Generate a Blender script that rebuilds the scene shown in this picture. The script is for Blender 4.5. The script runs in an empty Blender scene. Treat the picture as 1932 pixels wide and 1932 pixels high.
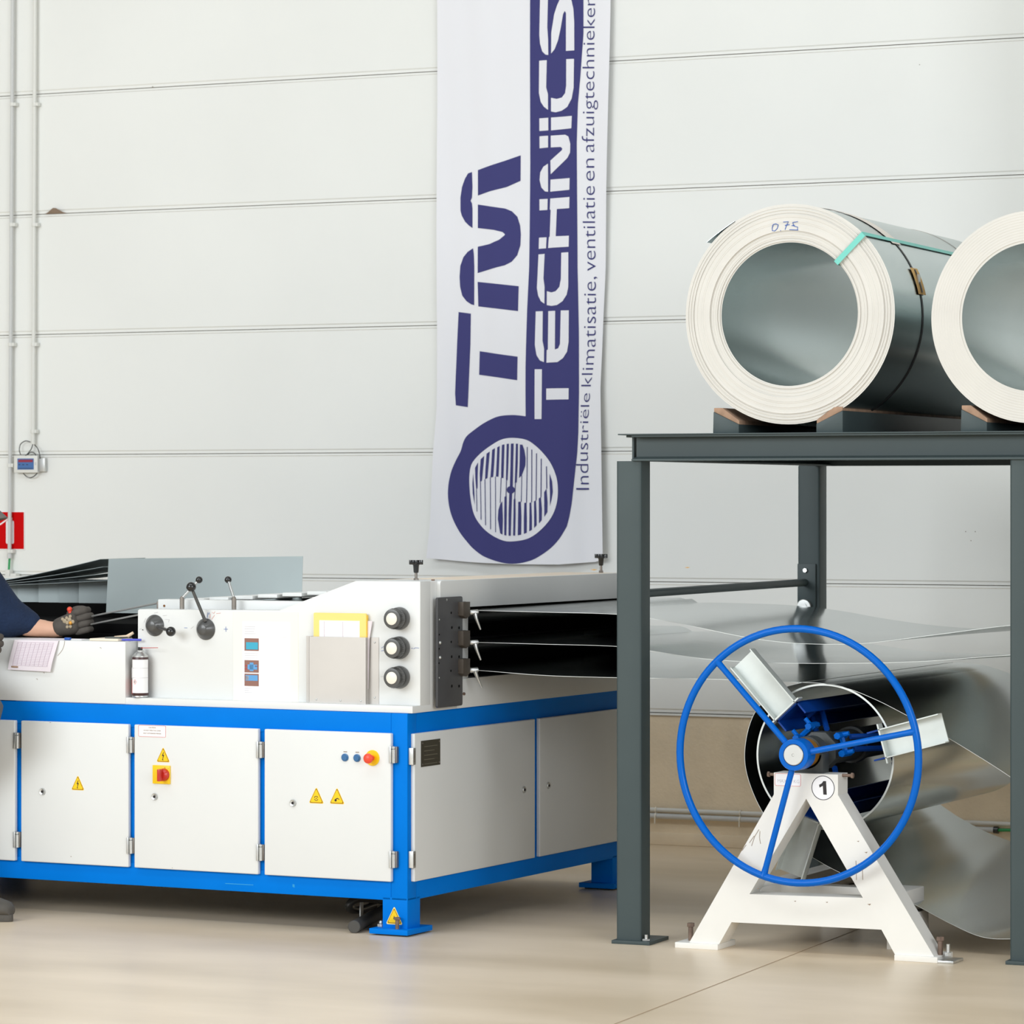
import bpy, bmesh, math, random
from mathutils import Vector, Matrix
from mathutils.geometry import tessellate_polygon
random.seed(7)
SC = bpy.context.scene
COL = SC.collection
# ------------------------------------------------------------------ camera
FPX, HZ, CAMH = 6710.0, 939.0, 1.4
YAW = math.radians(25.42)
DV = Vector((-math.sin(YAW), math.cos(YAW), 0)); RV = Vector((math.cos(YAW), math.sin(YAW), 0)); UV = Vector((0, 0, 1))
CP = Vector((0, 0, CAMH))
cd = bpy.data.cameras.new('camera'); cam = bpy.data.objects.new('camera', cd); COL.objects.link(cam)
cd.sensor_fit = 'HORIZONTAL'; cd.sensor_width = 24.0; cd.lens = FPX / 1932 * 24.0
cd.shift_x = 0.0; cd.shift_y = -(966 - HZ) / 1932.0
cam.location = CP; cam.rotation_euler = (math.pi / 2, 0, YAW)
cd.clip_start = 0.5; cd.clip_end = 100
cd.dof.use_dof = True; cd.dof.focus_distance = 11.3; cd.dof.aperture_fstop = 6.3
SC.camera = cam
# ------------------------------------------------------------------ light
w = bpy.data.worlds.new('daylight'); SC.world = w; w.use_nodes = True
w.node_tree.nodes['Background'].inputs[0].default_value = (0.90, 0.955, 1.0, 1)
w.node_tree.nodes['Background'].inputs[1].default_value = 0.70
def area(name, loc, target, sx, sy, power, col=(1, 1, 1)):
    l = bpy.data.lights.new(name, 'AREA'); l.shape = 'RECTANGLE'; l.size = sx; l.size_y = sy; l.energy = power; l.color = col
    o = bpy.data.objects.new(name, l); COL.objects.link(o); o.location = loc
    o.rotation_euler = (Vector(target) - Vector(loc)).to_track_quat('-Z', 'Y').to_euler()
    return o
area('window_daylight', (-9.0, -0.5, 4.3), (-5.3, 11.5, 1.0), 7.0, 3.6, 650, (0.92, 0.97, 1.0))
area('fill_right', (3.6, 3.4, 3.2), (-5.0, 11.0, 1.0), 5.0, 3.0, 350, (0.94, 0.975, 1.0))  # added fill lifting the machine's right side, no known window there
area('skylight_near', (-5.5, 6.0, 7.3), (-5.5, 6.0, 0), 10.0, 1.6, 215, (0.91, 0.965, 1.0))
area('skylight_far', (-6.0, 9.0, 7.3), (-6.0, 9.0, 0), 11.0, 1.4, 60, (0.91, 0.965, 1.0))
SC.view_settings.view_transform = 'Standard'; SC.view_settings.look = 'None'
SC.view_settings.gamma = 1.0; SC.view_settings.use_curve_mapping = False; SC.view_settings.exposure = 0.0
SC.cycles.use_denoising = True
SC.cycles.max_bounces = 8; SC.cycles.caustics_reflective = False; SC.cycles.caustics_refractive = False
SC.cycles.sample_clamp_indirect = 4.0

# ------------------------------------------------------------------ helpers
def ray(x, y): return DV + RV * ((x - 966) / FPX) - UV * ((y - HZ) / FPX)
class Fr:
    """A local frame standing in the room: origin on the floor, turned about z. on_x/on_y/on_z give the local
    point of that plane seen at a place of the photograph."""
    def __init__(s, o, rot=0.0):
        s.o = Vector(o); s.rot = math.radians(rot)
        s.ex = Vector((math.cos(s.rot), math.sin(s.rot), 0)); s.ey = Vector((-math.sin(s.rot), math.cos(s.rot), 0))
    def loc(s, P): q = Vector(P) - s.o; return Vector((q.dot(s.ex), q.dot(s.ey), q.z))
    def w(s, x, y, z): return s.o + s.ex * x + s.ey * y + UV * z
    def on_y(s, x, y, c=0.0):
        v = ray(x, y); return s.loc(CP + v * ((c + (s.o - CP).dot(s.ey)) / v.dot(s.ey)))
    def on_x(s, x, y, c=0.0):
        v = ray(x, y); return s.loc(CP + v * ((c + (s.o - CP).dot(s.ex)) / v.dot(s.ex)))
    def on_z(s, x, y, c=0.0):
        v = ray(x, y); return s.loc(CP + v * ((c - CAMH) / v.z))
    def at(s, x, y, z=0.0): return Fr(s.w(x, y, z), math.degrees(s.rot))
M = Fr((-5.179, 10.119, 0), -1.73)      # the blue machine: near corner of its frame
T = Fr((-4.505, 10.219, 0), 2.1)        # the steel table
R = Fr((-3.875, 10.22, 0), 0.0)         # the decoiler
W = Fr((0, 0, 0), 0.0)                  # the room, the back wall along x

def lin(c):
    c = c / 255.0
    return c / 12.92 if c <= 0.04045 else ((c + 0.055) / 1.055) ** 2.4
MATS = {}
def mat(name, rgb, rough=0.5, metal=0.0, spec=0.5, noise=0.0, scale=8.0, bump=0.0, bscale=60.0, rvar=0.0, aniso=None, coat=0.0, stretch=None, rgb2=None):
    m = bpy.data.materials.new(name); m.use_nodes = True; nt = m.node_tree; b = nt.nodes['Principled BSDF']
    c = (lin(rgb[0]), lin(rgb[1]), lin(rgb[2]), 1)
    b.inputs['Base Color'].default_value = c; b.inputs['Roughness'].default_value = rough; b.inputs['Metallic'].default_value = metal
    b.inputs['Specular IOR Level'].default_value = spec
    if coat: b.inputs['Coat Weight'].default_value = coat; b.inputs['Coat Roughness'].default_value = 0.12
    co = None
    def coords():
        nonlocal co
        if co is None:
            tc = nt.nodes.new('ShaderNodeTexCoord'); mp = nt.nodes.new('ShaderNodeMapping')
            nt.links.new(tc.outputs['Object'], mp.inputs['Vector'])
            if stretch: mp.inputs['Scale'].default_value = stretch
            co = mp.outputs['Vector']
        return co
    if noise or rvar:
        n = nt.nodes.new('ShaderNodeTexNoise'); n.inputs['Scale'].default_value = scale; n.inputs['Detail'].default_value = 5
        nt.links.new(coords(), n.inputs['Vector'])
        if noise:
            r = nt.nodes.new('ShaderNodeValToRGB'); r.color_ramp.elements[0].position = 0.35; r.color_ramp.elements[1].position = 0.65
            if rgb2: c2 = (lin(rgb2[0]), lin(rgb2[1]), lin(rgb2[2]), 1)
            else: c2 = tuple(max(0, x * (1 - noise)) for x in c[:3]) + (1,)
            r.color_ramp.elements[0].color = c2; r.color_ramp.elements[1].color = c
            nt.links.new(n.outputs['Fac'], r.inputs['Fac']); nt.links.new(r.outputs['Color'], b.inputs['Base Color'])
        if rvar:
            mr = nt.nodes.new('ShaderNodeMapRange'); mr.inputs['To Min'].default_value = max(0.02, rough - rvar); mr.inputs['To Max'].default_value = rough + rvar
            nt.links.new(n.outputs['Fac'], mr.inputs['Value']); nt.links.new(mr.outputs['Result'], b.inputs['Roughness'])
    if bump:
        n2 = nt.nodes.new('ShaderNodeTexNoise'); n2.inputs['Scale'].default_value = bscale; n2.inputs['Detail'].default_value = 3
        nt.links.new(coords(), n2.inputs['Vector'])
        bp = nt.nodes.new('ShaderNodeBump'); bp.inputs['Strength'].default_value = bump; bp.inputs['Distance'].default_value = 0.01
        nt.links.new(n2.outputs['Fac'], bp.inputs['Height']); nt.links.new(bp.outputs['Normal'], b.inputs['Normal'])
    MATS[name] = m; return m
P = {}
P['wall'] = mat('wall_panel_coating', (239, 240, 236), 0.6, spec=0.3, noise=0.03, scale=1.3)
P['gap'] = mat('joint_gap', (150, 143, 132), 0.9)
P['grime'] = mat('joint_grime', (190, 180, 166), 0.9, noise=0.25, scale=9)
P['concrete'] = mat('plinth_concrete', (250, 231, 200), 0.85, noise=0.12, scale=5, bump=0.25, bscale=60)
P['floor'] = mat('polished_concrete', (241, 222, 196), 0.33, spec=0.42, noise=0.16, scale=1.6, rvar=0.08, stretch=(0.6, 1.5, 1), rgb2=(223, 203, 174))
P['joint'] = mat('floor_saw_cut', (176, 148, 118), 0.9)
P['ceil'] = mat('roof_lining', (150, 152, 154), 0.8)
P['dark_hall'] = mat('hall_dark_wall', (96, 100, 100), 0.8)
P['white'] = mat('machine_white_paint', (229, 230, 228), 0.4, spec=0.35, noise=0.02, scale=3)
P['white2'] = mat('stand_white_paint', (238, 236, 230), 0.42, noise=0.04, scale=6)
P['blue'] = mat('machine_blue_paint', (0, 122, 222), 0.5, spec=0.05, noise=0.06, scale=5)
P['wblue'] = mat('wheel_blue_enamel', (0, 98, 196), 0.25, spec=0.18)
P['grey'] = mat('table_grey_paint', (64, 76, 77), 0.45, spec=0.35, noise=0.06, scale=6)
P['black'] = mat('black_steel', (38, 38, 38), 0.45)
P['bracket'] = mat('blackened_steel', (78, 78, 80), 0.4, noise=0.2, scale=9)
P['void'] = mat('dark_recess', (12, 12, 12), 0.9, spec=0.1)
P['plastic'] = mat('black_plastic', (26, 26, 26), 0.16, coat=0.4)
P['plastic_grey'] = mat('dark_grey_plastic', (74, 74, 73), 0.32, coat=0.3)
P['ivory'] = mat('ivory_cap', (240, 234, 220), 0.35)
P['steel'] = mat('zinc_plated_steel', (205, 206, 204), 0.32, metal=0.85, rvar=0.05, scale=12)
P['dull_steel'] = mat('raw_steel', (150, 142, 134), 0.45, metal=0.7, noise=0.25, scale=20)
P['rust'] = mat('rusty_bolt', (140, 118, 104), 0.6, metal=0.4, noise=0.3, scale=40)
P['galv'] = mat('galvanised_sheet', (206, 212, 212), 0.17, metal=1.0, rvar=0.03, scale=3)
P['galv_core'] = mat('galvanised_coil_wrap', (182, 194, 194), 0.24, metal=1.0, rvar=0.04, scale=3)
P['galv_flat'] = mat('dull_galvanised_panel', (172, 182, 182), 0.5, metal=0.45, noise=0.05, scale=3)
P['edge'] = mat('sheet_cut_edge', (226, 230, 226), 0.4, metal=0.4)
P['coil_edge'] = mat('coil_stacked_edges', (214, 211, 204), 0.55, metal=0.0, noise=0.05, scale=7)
P['clip'] = mat('zinc_clip', (222, 228, 224), 0.42, metal=0.35, noise=0.08, scale=14)
P['pocket'] = mat('brushed_steel_pocket', (206, 201, 195), 0.42, metal=0.55, noise=0.06, scale=5)
P['teal'] = mat('teal_strap', (104, 196, 182), 0.4)
P['tape'] = mat('paper_tape', (236, 228, 216), 0.7)
P['card'] = mat('orange_cardboard', (255, 206, 132), 0.8)
P['pad'] = mat('wooden_pad', (172, 140, 116), 0.8, noise=0.25, scale=30)
P['paper'] = mat('white_paper', (246, 245, 246), 0.75)
P['paper_lilac'] = mat('form_paper', (236, 226, 232), 0.75)
P['form_line'] = mat('form_print', (206, 190, 202), 0.8)
P['text_grey'] = mat('grey_print', (205, 202, 206), 0.8)
P['plastic_sleeve'] = mat('clear_sleeve_border', (250, 244, 230), 0.25)
P['yellow'] = mat('yellow_plastic', (250, 205, 10), 0.35)
P['folder'] = mat('yellow_folder', (252, 222, 130), 0.6)
P['folder_edge'] = mat('folder_deep_yellow', (252, 205, 74), 0.6)
P['red'] = mat('red_plastic', (196, 46, 34), 0.3)
P['estop'] = mat('red_mushroom', (236, 78, 52), 0.35)
P['btn'] = mat('blue_button', (52, 106, 156), 0.35)
P['sign_red'] = mat('sign_red', (204, 4, 8), 0.6, spec=0.08)
P['sign_line'] = mat('sticker_red_line', (214, 96, 92), 0.5)
P['ink'] = mat('black_ink', (40, 34, 34), 0.6)
P['warn_line'] = mat('warning_border', (128, 78, 12), 0.6)
P['pale_yellow'] = mat('warning_rim', (240, 226, 170), 0.6)
P['marker'] = mat('blue_marker', (66, 104, 180), 0.7)
P['marker_red'] = mat('red_marker', (226, 150, 136), 0.7)
P['scuff'] = mat('paint_scuff', (150, 130, 112), 0.8)
P['cloth'] = mat('banner_fabric', (236, 236, 240), 0.85)
P['purple'] = mat('banner_indigo_print', (70, 70, 121), 0.9, spec=0.1)
P['print_white'] = mat('banner_white_print', (232, 232, 237), 0.85)
P['pvc'] = mat('grey_pvc', (206, 207, 205), 0.45)
P['pvc_w'] = mat('white_pvc', (226, 226, 220), 0.45)
P['green'] = mat('green_cable', (44, 160, 92), 0.5)
P['screen'] = mat('display_blue', (70, 112, 170), 0.3)
P['screen_red'] = mat('display_red', (150, 40, 60), 0.3)
P['pic_cyan'] = mat('picture_cyan', (60, 170, 200), 0.6)
P['pic_blue'] = mat('picture_blue', (96, 160, 214), 0.6)
P['pic_brown'] = mat('picture_brown', (146, 104, 92), 0.6)
P['pic_red'] = mat('picture_red', (176, 70, 72), 0.6)
P['navy'] = mat('navy_knit', (26, 46, 78), 0.9, noise=0.25, scale=14, bump=0.5, bscale=90)
P['skin'] = mat('skin', (226, 176, 148), 0.5)
P['glove'] = mat('grey_work_glove', (88, 82, 76), 0.85, noise=0.2, scale=30)
P['glove_print'] = mat('glove_print', (176, 160, 134), 0.8)
P['trouser'] = mat('grey_work_trousers', (96, 96, 98), 0.9, noise=0.25, scale=12)
P['shoe'] = mat('work_shoe', (88, 84, 78), 0.7, noise=0.2, scale=20)
P['cap'] = mat('grey_cap', (112, 108, 104), 0.9)
P['hair'] = mat('brown_hair', (60, 44, 34), 0.8)
P['amber'] = mat('bronze_bush', (196, 138, 54), 0.4, metal=0.6)
P['deep_blue'] = mat('mandrel_blue_paint', (6, 64, 150), 0.42, spec=0.3)
P['shaft_housing'] = mat('greased_housing', (66, 70, 70), 0.5, noise=0.3, scale=18)

class MB:
    def __init__(s): s.v = []; s.f = []; s.m = []
    def add(s, V, Fc, m=0):
        n = len(s.v); s.v += [tuple(p) for p in V]
        for f in Fc: s.f.append(tuple(i + n for i in f)); s.m.append(m)
        return s
    def frombm(s, bm, m=0):
        bm.verts.index_update(); s.add([v.co[:] for v in bm.verts], [[v.index for v in f.verts] for f in bm.faces], m); bm.free(); return s
    def box(s, x0, x1, y0, y1, z0, z1, m=0, bev=0.0, seg=2):
        bm = bmesh.new()
        vs = [bm.verts.new((x, y, z)) for z in (min(z0, z1), max(z0, z1)) for y in (min(y0, y1), max(y0, y1)) for x in (min(x0, x1), max(x0, x1))]
        for f in ((0, 2, 3, 1), (4, 5, 7, 6), (0, 1, 5, 4), (2, 6, 7, 3), (0, 4, 6, 2), (1, 3, 7, 5)): bm.faces.new([vs[i] for i in f])
        if bev: bmesh.ops.bevel(bm, geom=bm.edges[:], offset=bev, segments=seg, affect='EDGES', profile=0.6, clamp_overlap=True)
        return s.frombm(bm, m)
    def prism(s, pts, axis, a0, a1, m=0, bev=0.0):
        def P3(p, a):
            return {'y': (p[0], a, p[1]), 'x': (a, p[0], p[1]), 'z': (p[0], p[1], a)}[axis]
        bm = bmesh.new(); n = len(pts)
        A = [bm.verts.new(P3(p, a0)) for p in pts]; B = [bm.verts.new(P3(p, a1)) for p in pts]
        bm.faces.new(A); bm.faces.new(B[::-1])
        for i in range(n): j = (i + 1) % n; bm.faces.new((A[i], A[j], B[j], B[i]))
        bmesh.ops.recalc_face_normals(bm, faces=bm.faces[:])
        if bev: bmesh.ops.bevel(bm, geom=bm.edges[:], offset=bev, segments=2, affect='EDGES', profile=0.6, clamp_overlap=True)
        bmesh.ops.triangulate(bm, faces=[f for f in bm.faces if len(f.verts) > 4])
        return s.frombm(bm, m)
    def lathe(s, prof, o, ax, seg=24, m=0, mats=None):
        ax = Vector(ax).normalized(); o = Vector(o)
        a = ax.orthogonal().normalized(); b = ax.cross(a)
        V = []; rings = []
        for r, h in prof:
            if r < 1e-6: rings.append([len(V)]); V.append(o + ax * h)
            else:
                rings.append(list(range(len(V), len(V) + seg)))
                for k in range(seg): t = 2 * math.pi * k / seg; V.append(o + ax * h + (a * math.cos(t) + b * math.sin(t)) * r)
        for i in range(len(rings) - 1):
            A, B = rings[i], rings[i + 1]; Fc = []
            for k in range(seg):
                j = (k + 1) % seg
                if len(A) == 1 and len(B) == 1: continue
                if len(A) == 1: Fc.append((A[0], B[k], B[j]))
                elif len(B) == 1: Fc.append((A[k], B[0], A[j]))
                else: Fc.append((A[k], B[k], B[j], A[j]))
            s._pend(Fc, mats[i] if mats else m)
        return s._flush(V)
    def _pend(s, Fc, m): s.__dict__.setdefault('_q', []).append((Fc, m))
    def _flush(s, V):
        n = len(s.v); s.v += [tuple(p) for p in V]
        for Fc, m in s.__dict__.pop('_q', []):
            for f in Fc: s.f.append(tuple(i + n for i in f)); s.m.append(m)
        return s
    def cyl(s, p0, p1, r, seg=20, m=0, bev=0.0):
        p0 = Vector(p0); p1 = Vector(p1); L = (p1 - p0).length
        if bev: pr = [(0, 0), (r - bev, 0), (r, bev), (r, L - bev), (r - bev, L), (0, L)]
        else: pr = [(0, 0), (r, 0), (r, L), (0, L)]
        return s.lathe(pr, p0, p1 - p0, seg, m)
    def sphere(s, c, r, m=0, seg=20, sc=1.0):
        n = seg // 2; pr = [(r * math.sin(math.pi * i / n), -r * sc * math.cos(math.pi * i / n)) for i in range(n + 1)]
        return s.lathe(pr, c, (0, 0, 1), seg, m)
    def tube(s, path, r, seg=12, m=0, closed=False):
        path = [Vector(p) for p in path]; n = len(path); V = []; rings = []
        t0 = None; u = None
        for i in range(n):
            if closed: t = (path[(i + 1) % n] - path[i - 1]).normalized()
            else: t = (path[min(i + 1, n - 1)] - path[max(i - 1, 0)]).normalized()
            if u is None: u = t.orthogonal().normalized()
            else: u = (u - t * u.dot(t)).normalized()
            v = t.cross(u); rr = r[i] if isinstance(r, (list, tuple)) else r
            rings.append(list(range(len(V), len(V) + seg)))
            for k in range(seg): a = 2 * math.pi * k / seg; V.append(path[i] + (u * math.cos(a) + v * math.sin(a)) * rr)
        Fc = []
        for i in range(n if closed else n - 1):
            A, B = rings[i], rings[(i + 1) % n]
            off = 0
            if closed and i == n - 1:
                off = min(range(seg), key=lambda o: (V[B[o]] - V[A[0]]).length)
            for k in range(seg): j = (k + 1) % seg; Fc.append((A[k], A[j], B[(j + off) % seg], B[(k + off) % seg]))
        if not closed: Fc.append(tuple(rings[0][::-1])); Fc.append(tuple(rings[-1]))
        return s.add(V, Fc, m)
    def sheet(s, G, th, m=0, me=None):
        """A thin sheet with real thickness from a grid of points G[i][j]."""
        ni = len(G); nj = len(G[0]); G = [[Vector(p) for p in r] for r in G]
        N = [[None] * nj for _ in range(ni)]
        for i in range(ni):
            for j in range(nj):
                a = G[min(i + 1, ni - 1)][j] - G[max(i - 1, 0)][j]; b = G[i][min(j + 1, nj - 1)] - G[i][max(j - 1, 0)]
                N[i][j] = a.cross(b).normalized()
        V = [G[i][j] + N[i][j] * th / 2 for i in range(ni) for j in range(nj)] + [G[i][j] - N[i][j] * th / 2 for i in range(ni) for j in range(nj)]
        o = ni * nj; I = lambda i, j: i * nj + j
        Fc = []
        for i in range(ni - 1):
            for j in range(nj - 1):
                Fc.append((I(i, j), I(i + 1, j), I(i + 1, j + 1), I(i, j + 1)))
                Fc.append((o + I(i, j), o + I(i, j + 1), o + I(i + 1, j + 1), o + I(i + 1, j)))
        E = []
        for i in range(ni - 1):
            for j in (0, nj - 1): E.append((I(i, j), I(i + 1, j), o + I(i + 1, j), o + I(i, j)))
        for j in range(nj - 1):
            for i in (0, ni - 1): E.append((I(i, j), I(i, j + 1), o + I(i, j + 1), o + I(i, j)))
        n = len(s.v); s.v += [tuple(p) for p in V]
        for f in Fc: s.f.append(tuple(k + n for k in f)); s.m.append(m)
        for f in E: s.f.append(tuple(k + n for k in f)); s.m.append(m if me is None else me)
        return s
    def text(s, body, size, fn, m=0, bold=0.0):
        V, Fc = text_mesh(body, size, bold); return s.add([fn(x, y) for x, y in V], Fc, m)
    def build(s, name, mats, parent=None, fr=None, sharp=38, smooth=True, recalc=True):
        me = bpy.data.meshes.new(name); me.from_pydata(s.v, [], s.f)
        if not isinstance(mats, (list, tuple)): mats = [mats]
        for k in mats: me.materials.append(P[k] if isinstance(k, str) else k)
        me.polygons.foreach_set('material_index', s.m)
        if recalc:
            bm = bmesh.new(); bm.from_mesh(me); bmesh.ops.recalc_face_normals(bm, faces=bm.faces[:]); bm.to_mesh(me); bm.free()
        if smooth:
            me.polygons.foreach_set('use_smooth', [True] * len(me.polygons)); me.set_sharp_from_angle(angle=math.radians(sharp))
        me.update()
        o = bpy.data.objects.new(name, me); COL.objects.link(o)
        if parent is not None: o.parent = parent
        elif fr is not None: o.location = fr.o; o.rotation_euler = (0, 0, fr.rot)
        return o
_tc = {}
def text_mesh(body, size, bold=0.0):
    k = (body, bold)
    if k not in _tc:
        cu = bpy.data.curves.new('tmp', 'FONT'); cu.body = body; cu.size = 1.0; cu.offset = bold; cu.resolution_u = 6
        ob = bpy.data.objects.new('tmp', cu); COL.objects.link(ob)
        dg = bpy.context.evaluated_depsgraph_get(); dg.update(); me = bpy.data.meshes.new_from_object(ob.evaluated_get(dg))
        _tc[k] = ([(v.co.x, v.co.y) for v in me.vertices], [tuple(p.vertices) for p in me.polygons])
        bpy.data.objects.remove(ob); bpy.data.curves.remove(cu); bpy.data.meshes.remove(me)
    V, Fc = _tc[k]; return [(x * size, y * size) for x, y in V], Fc
def tag(o, label=None, cat=None, group=None, kind=None):
    if label: o['label'] = label
    if cat: o['category'] = cat
    if group: o['group'] = group
    if kind: o['kind'] = kind
    return o
def thing(name, label, cat, fr, group=None):
    o = bpy.data.objects.new(name, None); COL.objects.link(o); o.empty_display_size = 0.05
    o.location = fr.o; o.rotation_euler = (0, 0, fr.rot)
    return tag(o, label, cat, group)
def copy_tree(o, parent=None):
    c = o.copy(); COL.objects.link(c)
    if parent: c.parent = parent
    for ch in list(o.children): copy_tree(ch, c)
    return c
def arc(c, r, a0, a1, n): return [(c[0] + r * math.cos(math.radians(a0 + (a1 - a0) * i / n)), c[1] + r * math.sin(math.radians(a0 + (a1 - a0) * i / n))) for i in range(n + 1)]
def rrect(x0, x1, z0, z1, r, n=4):
    return arc((x1 - r, z0 + r), r, -90, 0, n) + arc((x1 - r, z1 - r), r, 0, 90, n) + arc((x0 + r, z1 - r), r, 90, 180, n) + arc((x0 + r, z0 + r), r, 180, 270, n)
def circ(c, r, n=28): return [(c[0] + r * math.cos(2 * math.pi * i / n), c[1] + r * math.sin(2 * math.pi * i / n)) for i in range(n)]
def ring_prism(mb, c, r0, r1, axis, a0, a1, m=0, n=36):
    for i in range(n):
        t0 = 2 * math.pi * i / n; t1 = 2 * math.pi * (i + 1) / n
        q = [(c[0] + r0 * math.cos(t0), c[1] + r0 * math.sin(t0)), (c[0] + r1 * math.cos(t0), c[1] + r1 * math.sin(t0)), (c[0] + r1 * math.cos(t1), c[1] + r1 * math.sin(t1)), (c[0] + r0 * math.cos(t1), c[1] + r0 * math.sin(t1))]
        mb.prism(q, axis, a0, a1, m)
def smooth_path(pts, n=8, closed=False):
    pts = [Vector(p) for p in pts]; out = []; N = len(pts)
    for i in range(N if closed else N - 1):
        g = (lambda k: pts[k % N]) if closed else (lambda k: pts[max(0, min(N - 1, k))])
        p0, p1, p2, p3 = g(i - 1), g(i), g(i + 1), g(i + 2)
        for k in range(n):
            t = k / n
            out.append(0.5 * ((2 * p1) + (p2 - p0) * t + (2 * p0 - 5 * p1 + 4 * p2 - p3) * t * t + (3 * p1 - p0 - 3 * p2 + p3) * t ** 3))
    if not closed: out.append(pts[-1])
    return out

# ================================================================== the hall
YWALL = 13.22
XL, XR = -24.0, 3.6
mb = MB()
mb.add([(XL, -8, 0), (XR, -8, 0), (XR, YWALL + 0.2, 0), (XL, YWALL + 0.2, 0)], [(0, 1, 2, 3)], 0)
def strip(mb, a, b, wd, z, m):
    a = Vector((a[0], a[1], z)); b = Vector((b[0], b[1], z)); n = (b - a).normalized().cross(UV) * wd / 2
    mb.add([a - n, a + n, b + n, b - n], [(0, 1, 2, 3)], m)
strip(mb, (-3.62, 5.2), (-3.96, 11.3), 0.004, 0.0006, 1)
strip(mb, (-3.96, 11.3), (-4.02, 13.1), 0.005, 0.0006, 1)
tag(mb.build('floor', ['floor', 'joint']), 'pale brown polished concrete floor of the workshop', None, None, 'structure')
# back wall: sandwich panels laid flat, profile swept along x
mb = MB()
zs = [0.004 + 0.5282 * k for k in range(1, 15)]
rows = []   # (depth behind the face, z, material of the strip above)
for k, z in enumerate(zs):
    if k: rows.append((0.0, z - 0.0125, 2))
    rows += [(0.004, z - 0.0105, 0), (0.004, z - 0.0016, 1), (0.012, z - 0.0014, 1), (0.012, z + 0.0014, 1), (0.004, z + 0.0016, 0), (0.004, z + 0.0125, 0), (0.0, z + 0.0175, 0)]
V = []; 
for dpt, z, m in rows: V += [(XL, YWALL + dpt, z), (XR, YWALL + dpt, z)]
for i in range(len(rows) - 1):
    mb.add([V[2 * i], V[2 * i + 1], V[2 * i + 3], V[2 * i + 2]], [(0, 1, 2, 3)], rows[i][2])
for px, py, r in ((1822, 1003, .0022), (1840, 1003, .0022), (1832, 1020, .002), (288, 164, .003), (1735, 122, .002)):
    p = W.on_y(px, py, YWALL); mb.prism(circ((p.x, p.z), r, 8), 'y', YWALL - 0.0005, YWALL + 0.0005, 1)
p = W.on_y(1297, 1071, YWALL); mb.prism([(p.x - .012, p.z), (p.x, p.z - .002), (p.x + .012, p.z + .001), (p.x, p.z + .003)], 'y', YWALL - 0.0005, YWALL + 0.0005, 3)
p = W.on_y(1121, 1075, YWALL); mb.prism([(p.x - .016, p.z), (p.x, p.z - .003), (p.x + .016, p.z + .001), (p.x, p.z + .003)], 'y', YWALL - 0.0005, YWALL + 0.0005, 3)
tag(mb.build('wall_back', ['wall', 'gap', 'grime', 'card'], recalc=False), 'off-white back wall of wide horizontal panels', None, None, 'structure')
mb = MB(); mb.box(XL, XR, YWALL + 0.012, YWALL + 0.25, 0, 0.533, 0)
tag(mb.build('trim_1', 'concrete'), 'tan concrete plinth under the wall panels', None, None, 'structure')
mb = MB(); mb.box(XL, XR, YWALL - 0.012, YWALL + 0.05, 0, 0.05, 0, 0.004)
tag(mb.build('trim_2', 'concrete'), 'low concrete kerb at the foot of the wall', None, None, 'structure')
mb = MB(); mb.box(XL, XR, -4, YWALL + 0.2, 7.45, 7.6, 0)
tag(mb.build('ceiling', 'ceil'), 'grey roof lining high over the hall', None, None, 'structure')
mb = MB(); mb.box(-3.90, -3.45, YWALL - .50, YWALL, 0, 7.4, 0, .01)
tag(mb.build('shade_column', 'wall'), 'added off-white column out of view, shading the right of the wall', None, None, 'structure')  # unseen column added to darken the wall towards its right end
# ------------------------------------------------------------------ conduits on the wall
def conduit(name, label, pts, rad, clips, m, group):
    f = Fr(pts[-1], 0); t = thing(name, label, 'conduit', f, group)
    mb = MB(); mb.tube([f.loc(p) for p in pts], rad, 14); mb.build('pipe', m, t)
    for c in clips:
        c = f.loc(c); mb = MB(); mb.lathe([(rad + .0005, -.008), (rad + .004, -.008), (rad + .004, .008), (rad + .0005, .008)], c, (0, 0, 1), 16)
        mb.box(c.x + rad, c.x + rad + .010, c.y - .006, c.y + .018, c.z - .008, c.z + .008, 0, .001); mb.build('clip', 'pvc_w', t)
    return t, f
yp = YWALL - 0.022
a0 = W.on_y(25.5, -260, yp); a1 = W.on_y(18, 1046, yp)
tA, fA = conduit('electrical_conduit', 'grey vertical conduit by the left edge, ending in a green cable', [a0, a1], 0.0085,
        [W.on_y(24, 197, yp), W.on_y(22.5, 424, yp), W.on_y(20.5, 650, yp), W.on_y(19, 878, yp), W.on_y(18.2, 1040, yp)], 'pvc', 'vertical conduits on the back wall')
mb = MB(); q = fA.loc(a1); mb.cyl(q + Vector((0, 0, .004)), q - Vector((0, 0, .018)), .0115, 16, 0, .001); mb.build('collar', 'pvc', tA)
mb = MB(); q2 = fA.loc(W.on_y(16.6, 1077, yp)); mb.tube([q - Vector((0, 0, .018)), q2], .005, 10); mb.build('cable', 'green', tA)
b0 = W.on_y(67, -260, yp); b1 = W.on_y(62.5, 838, yp)
conduit('electrical_conduit', 'white vertical conduit ending above the wall display', [b0, b1], 0.0085,
        [W.on_y(66, 197, yp), W.on_y(65, 424, yp), W.on_y(63.6, 650, yp), W.on_y(62.8, 814, yp)], 'pvc_w', 'vertical conduits on the back wall')
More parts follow.
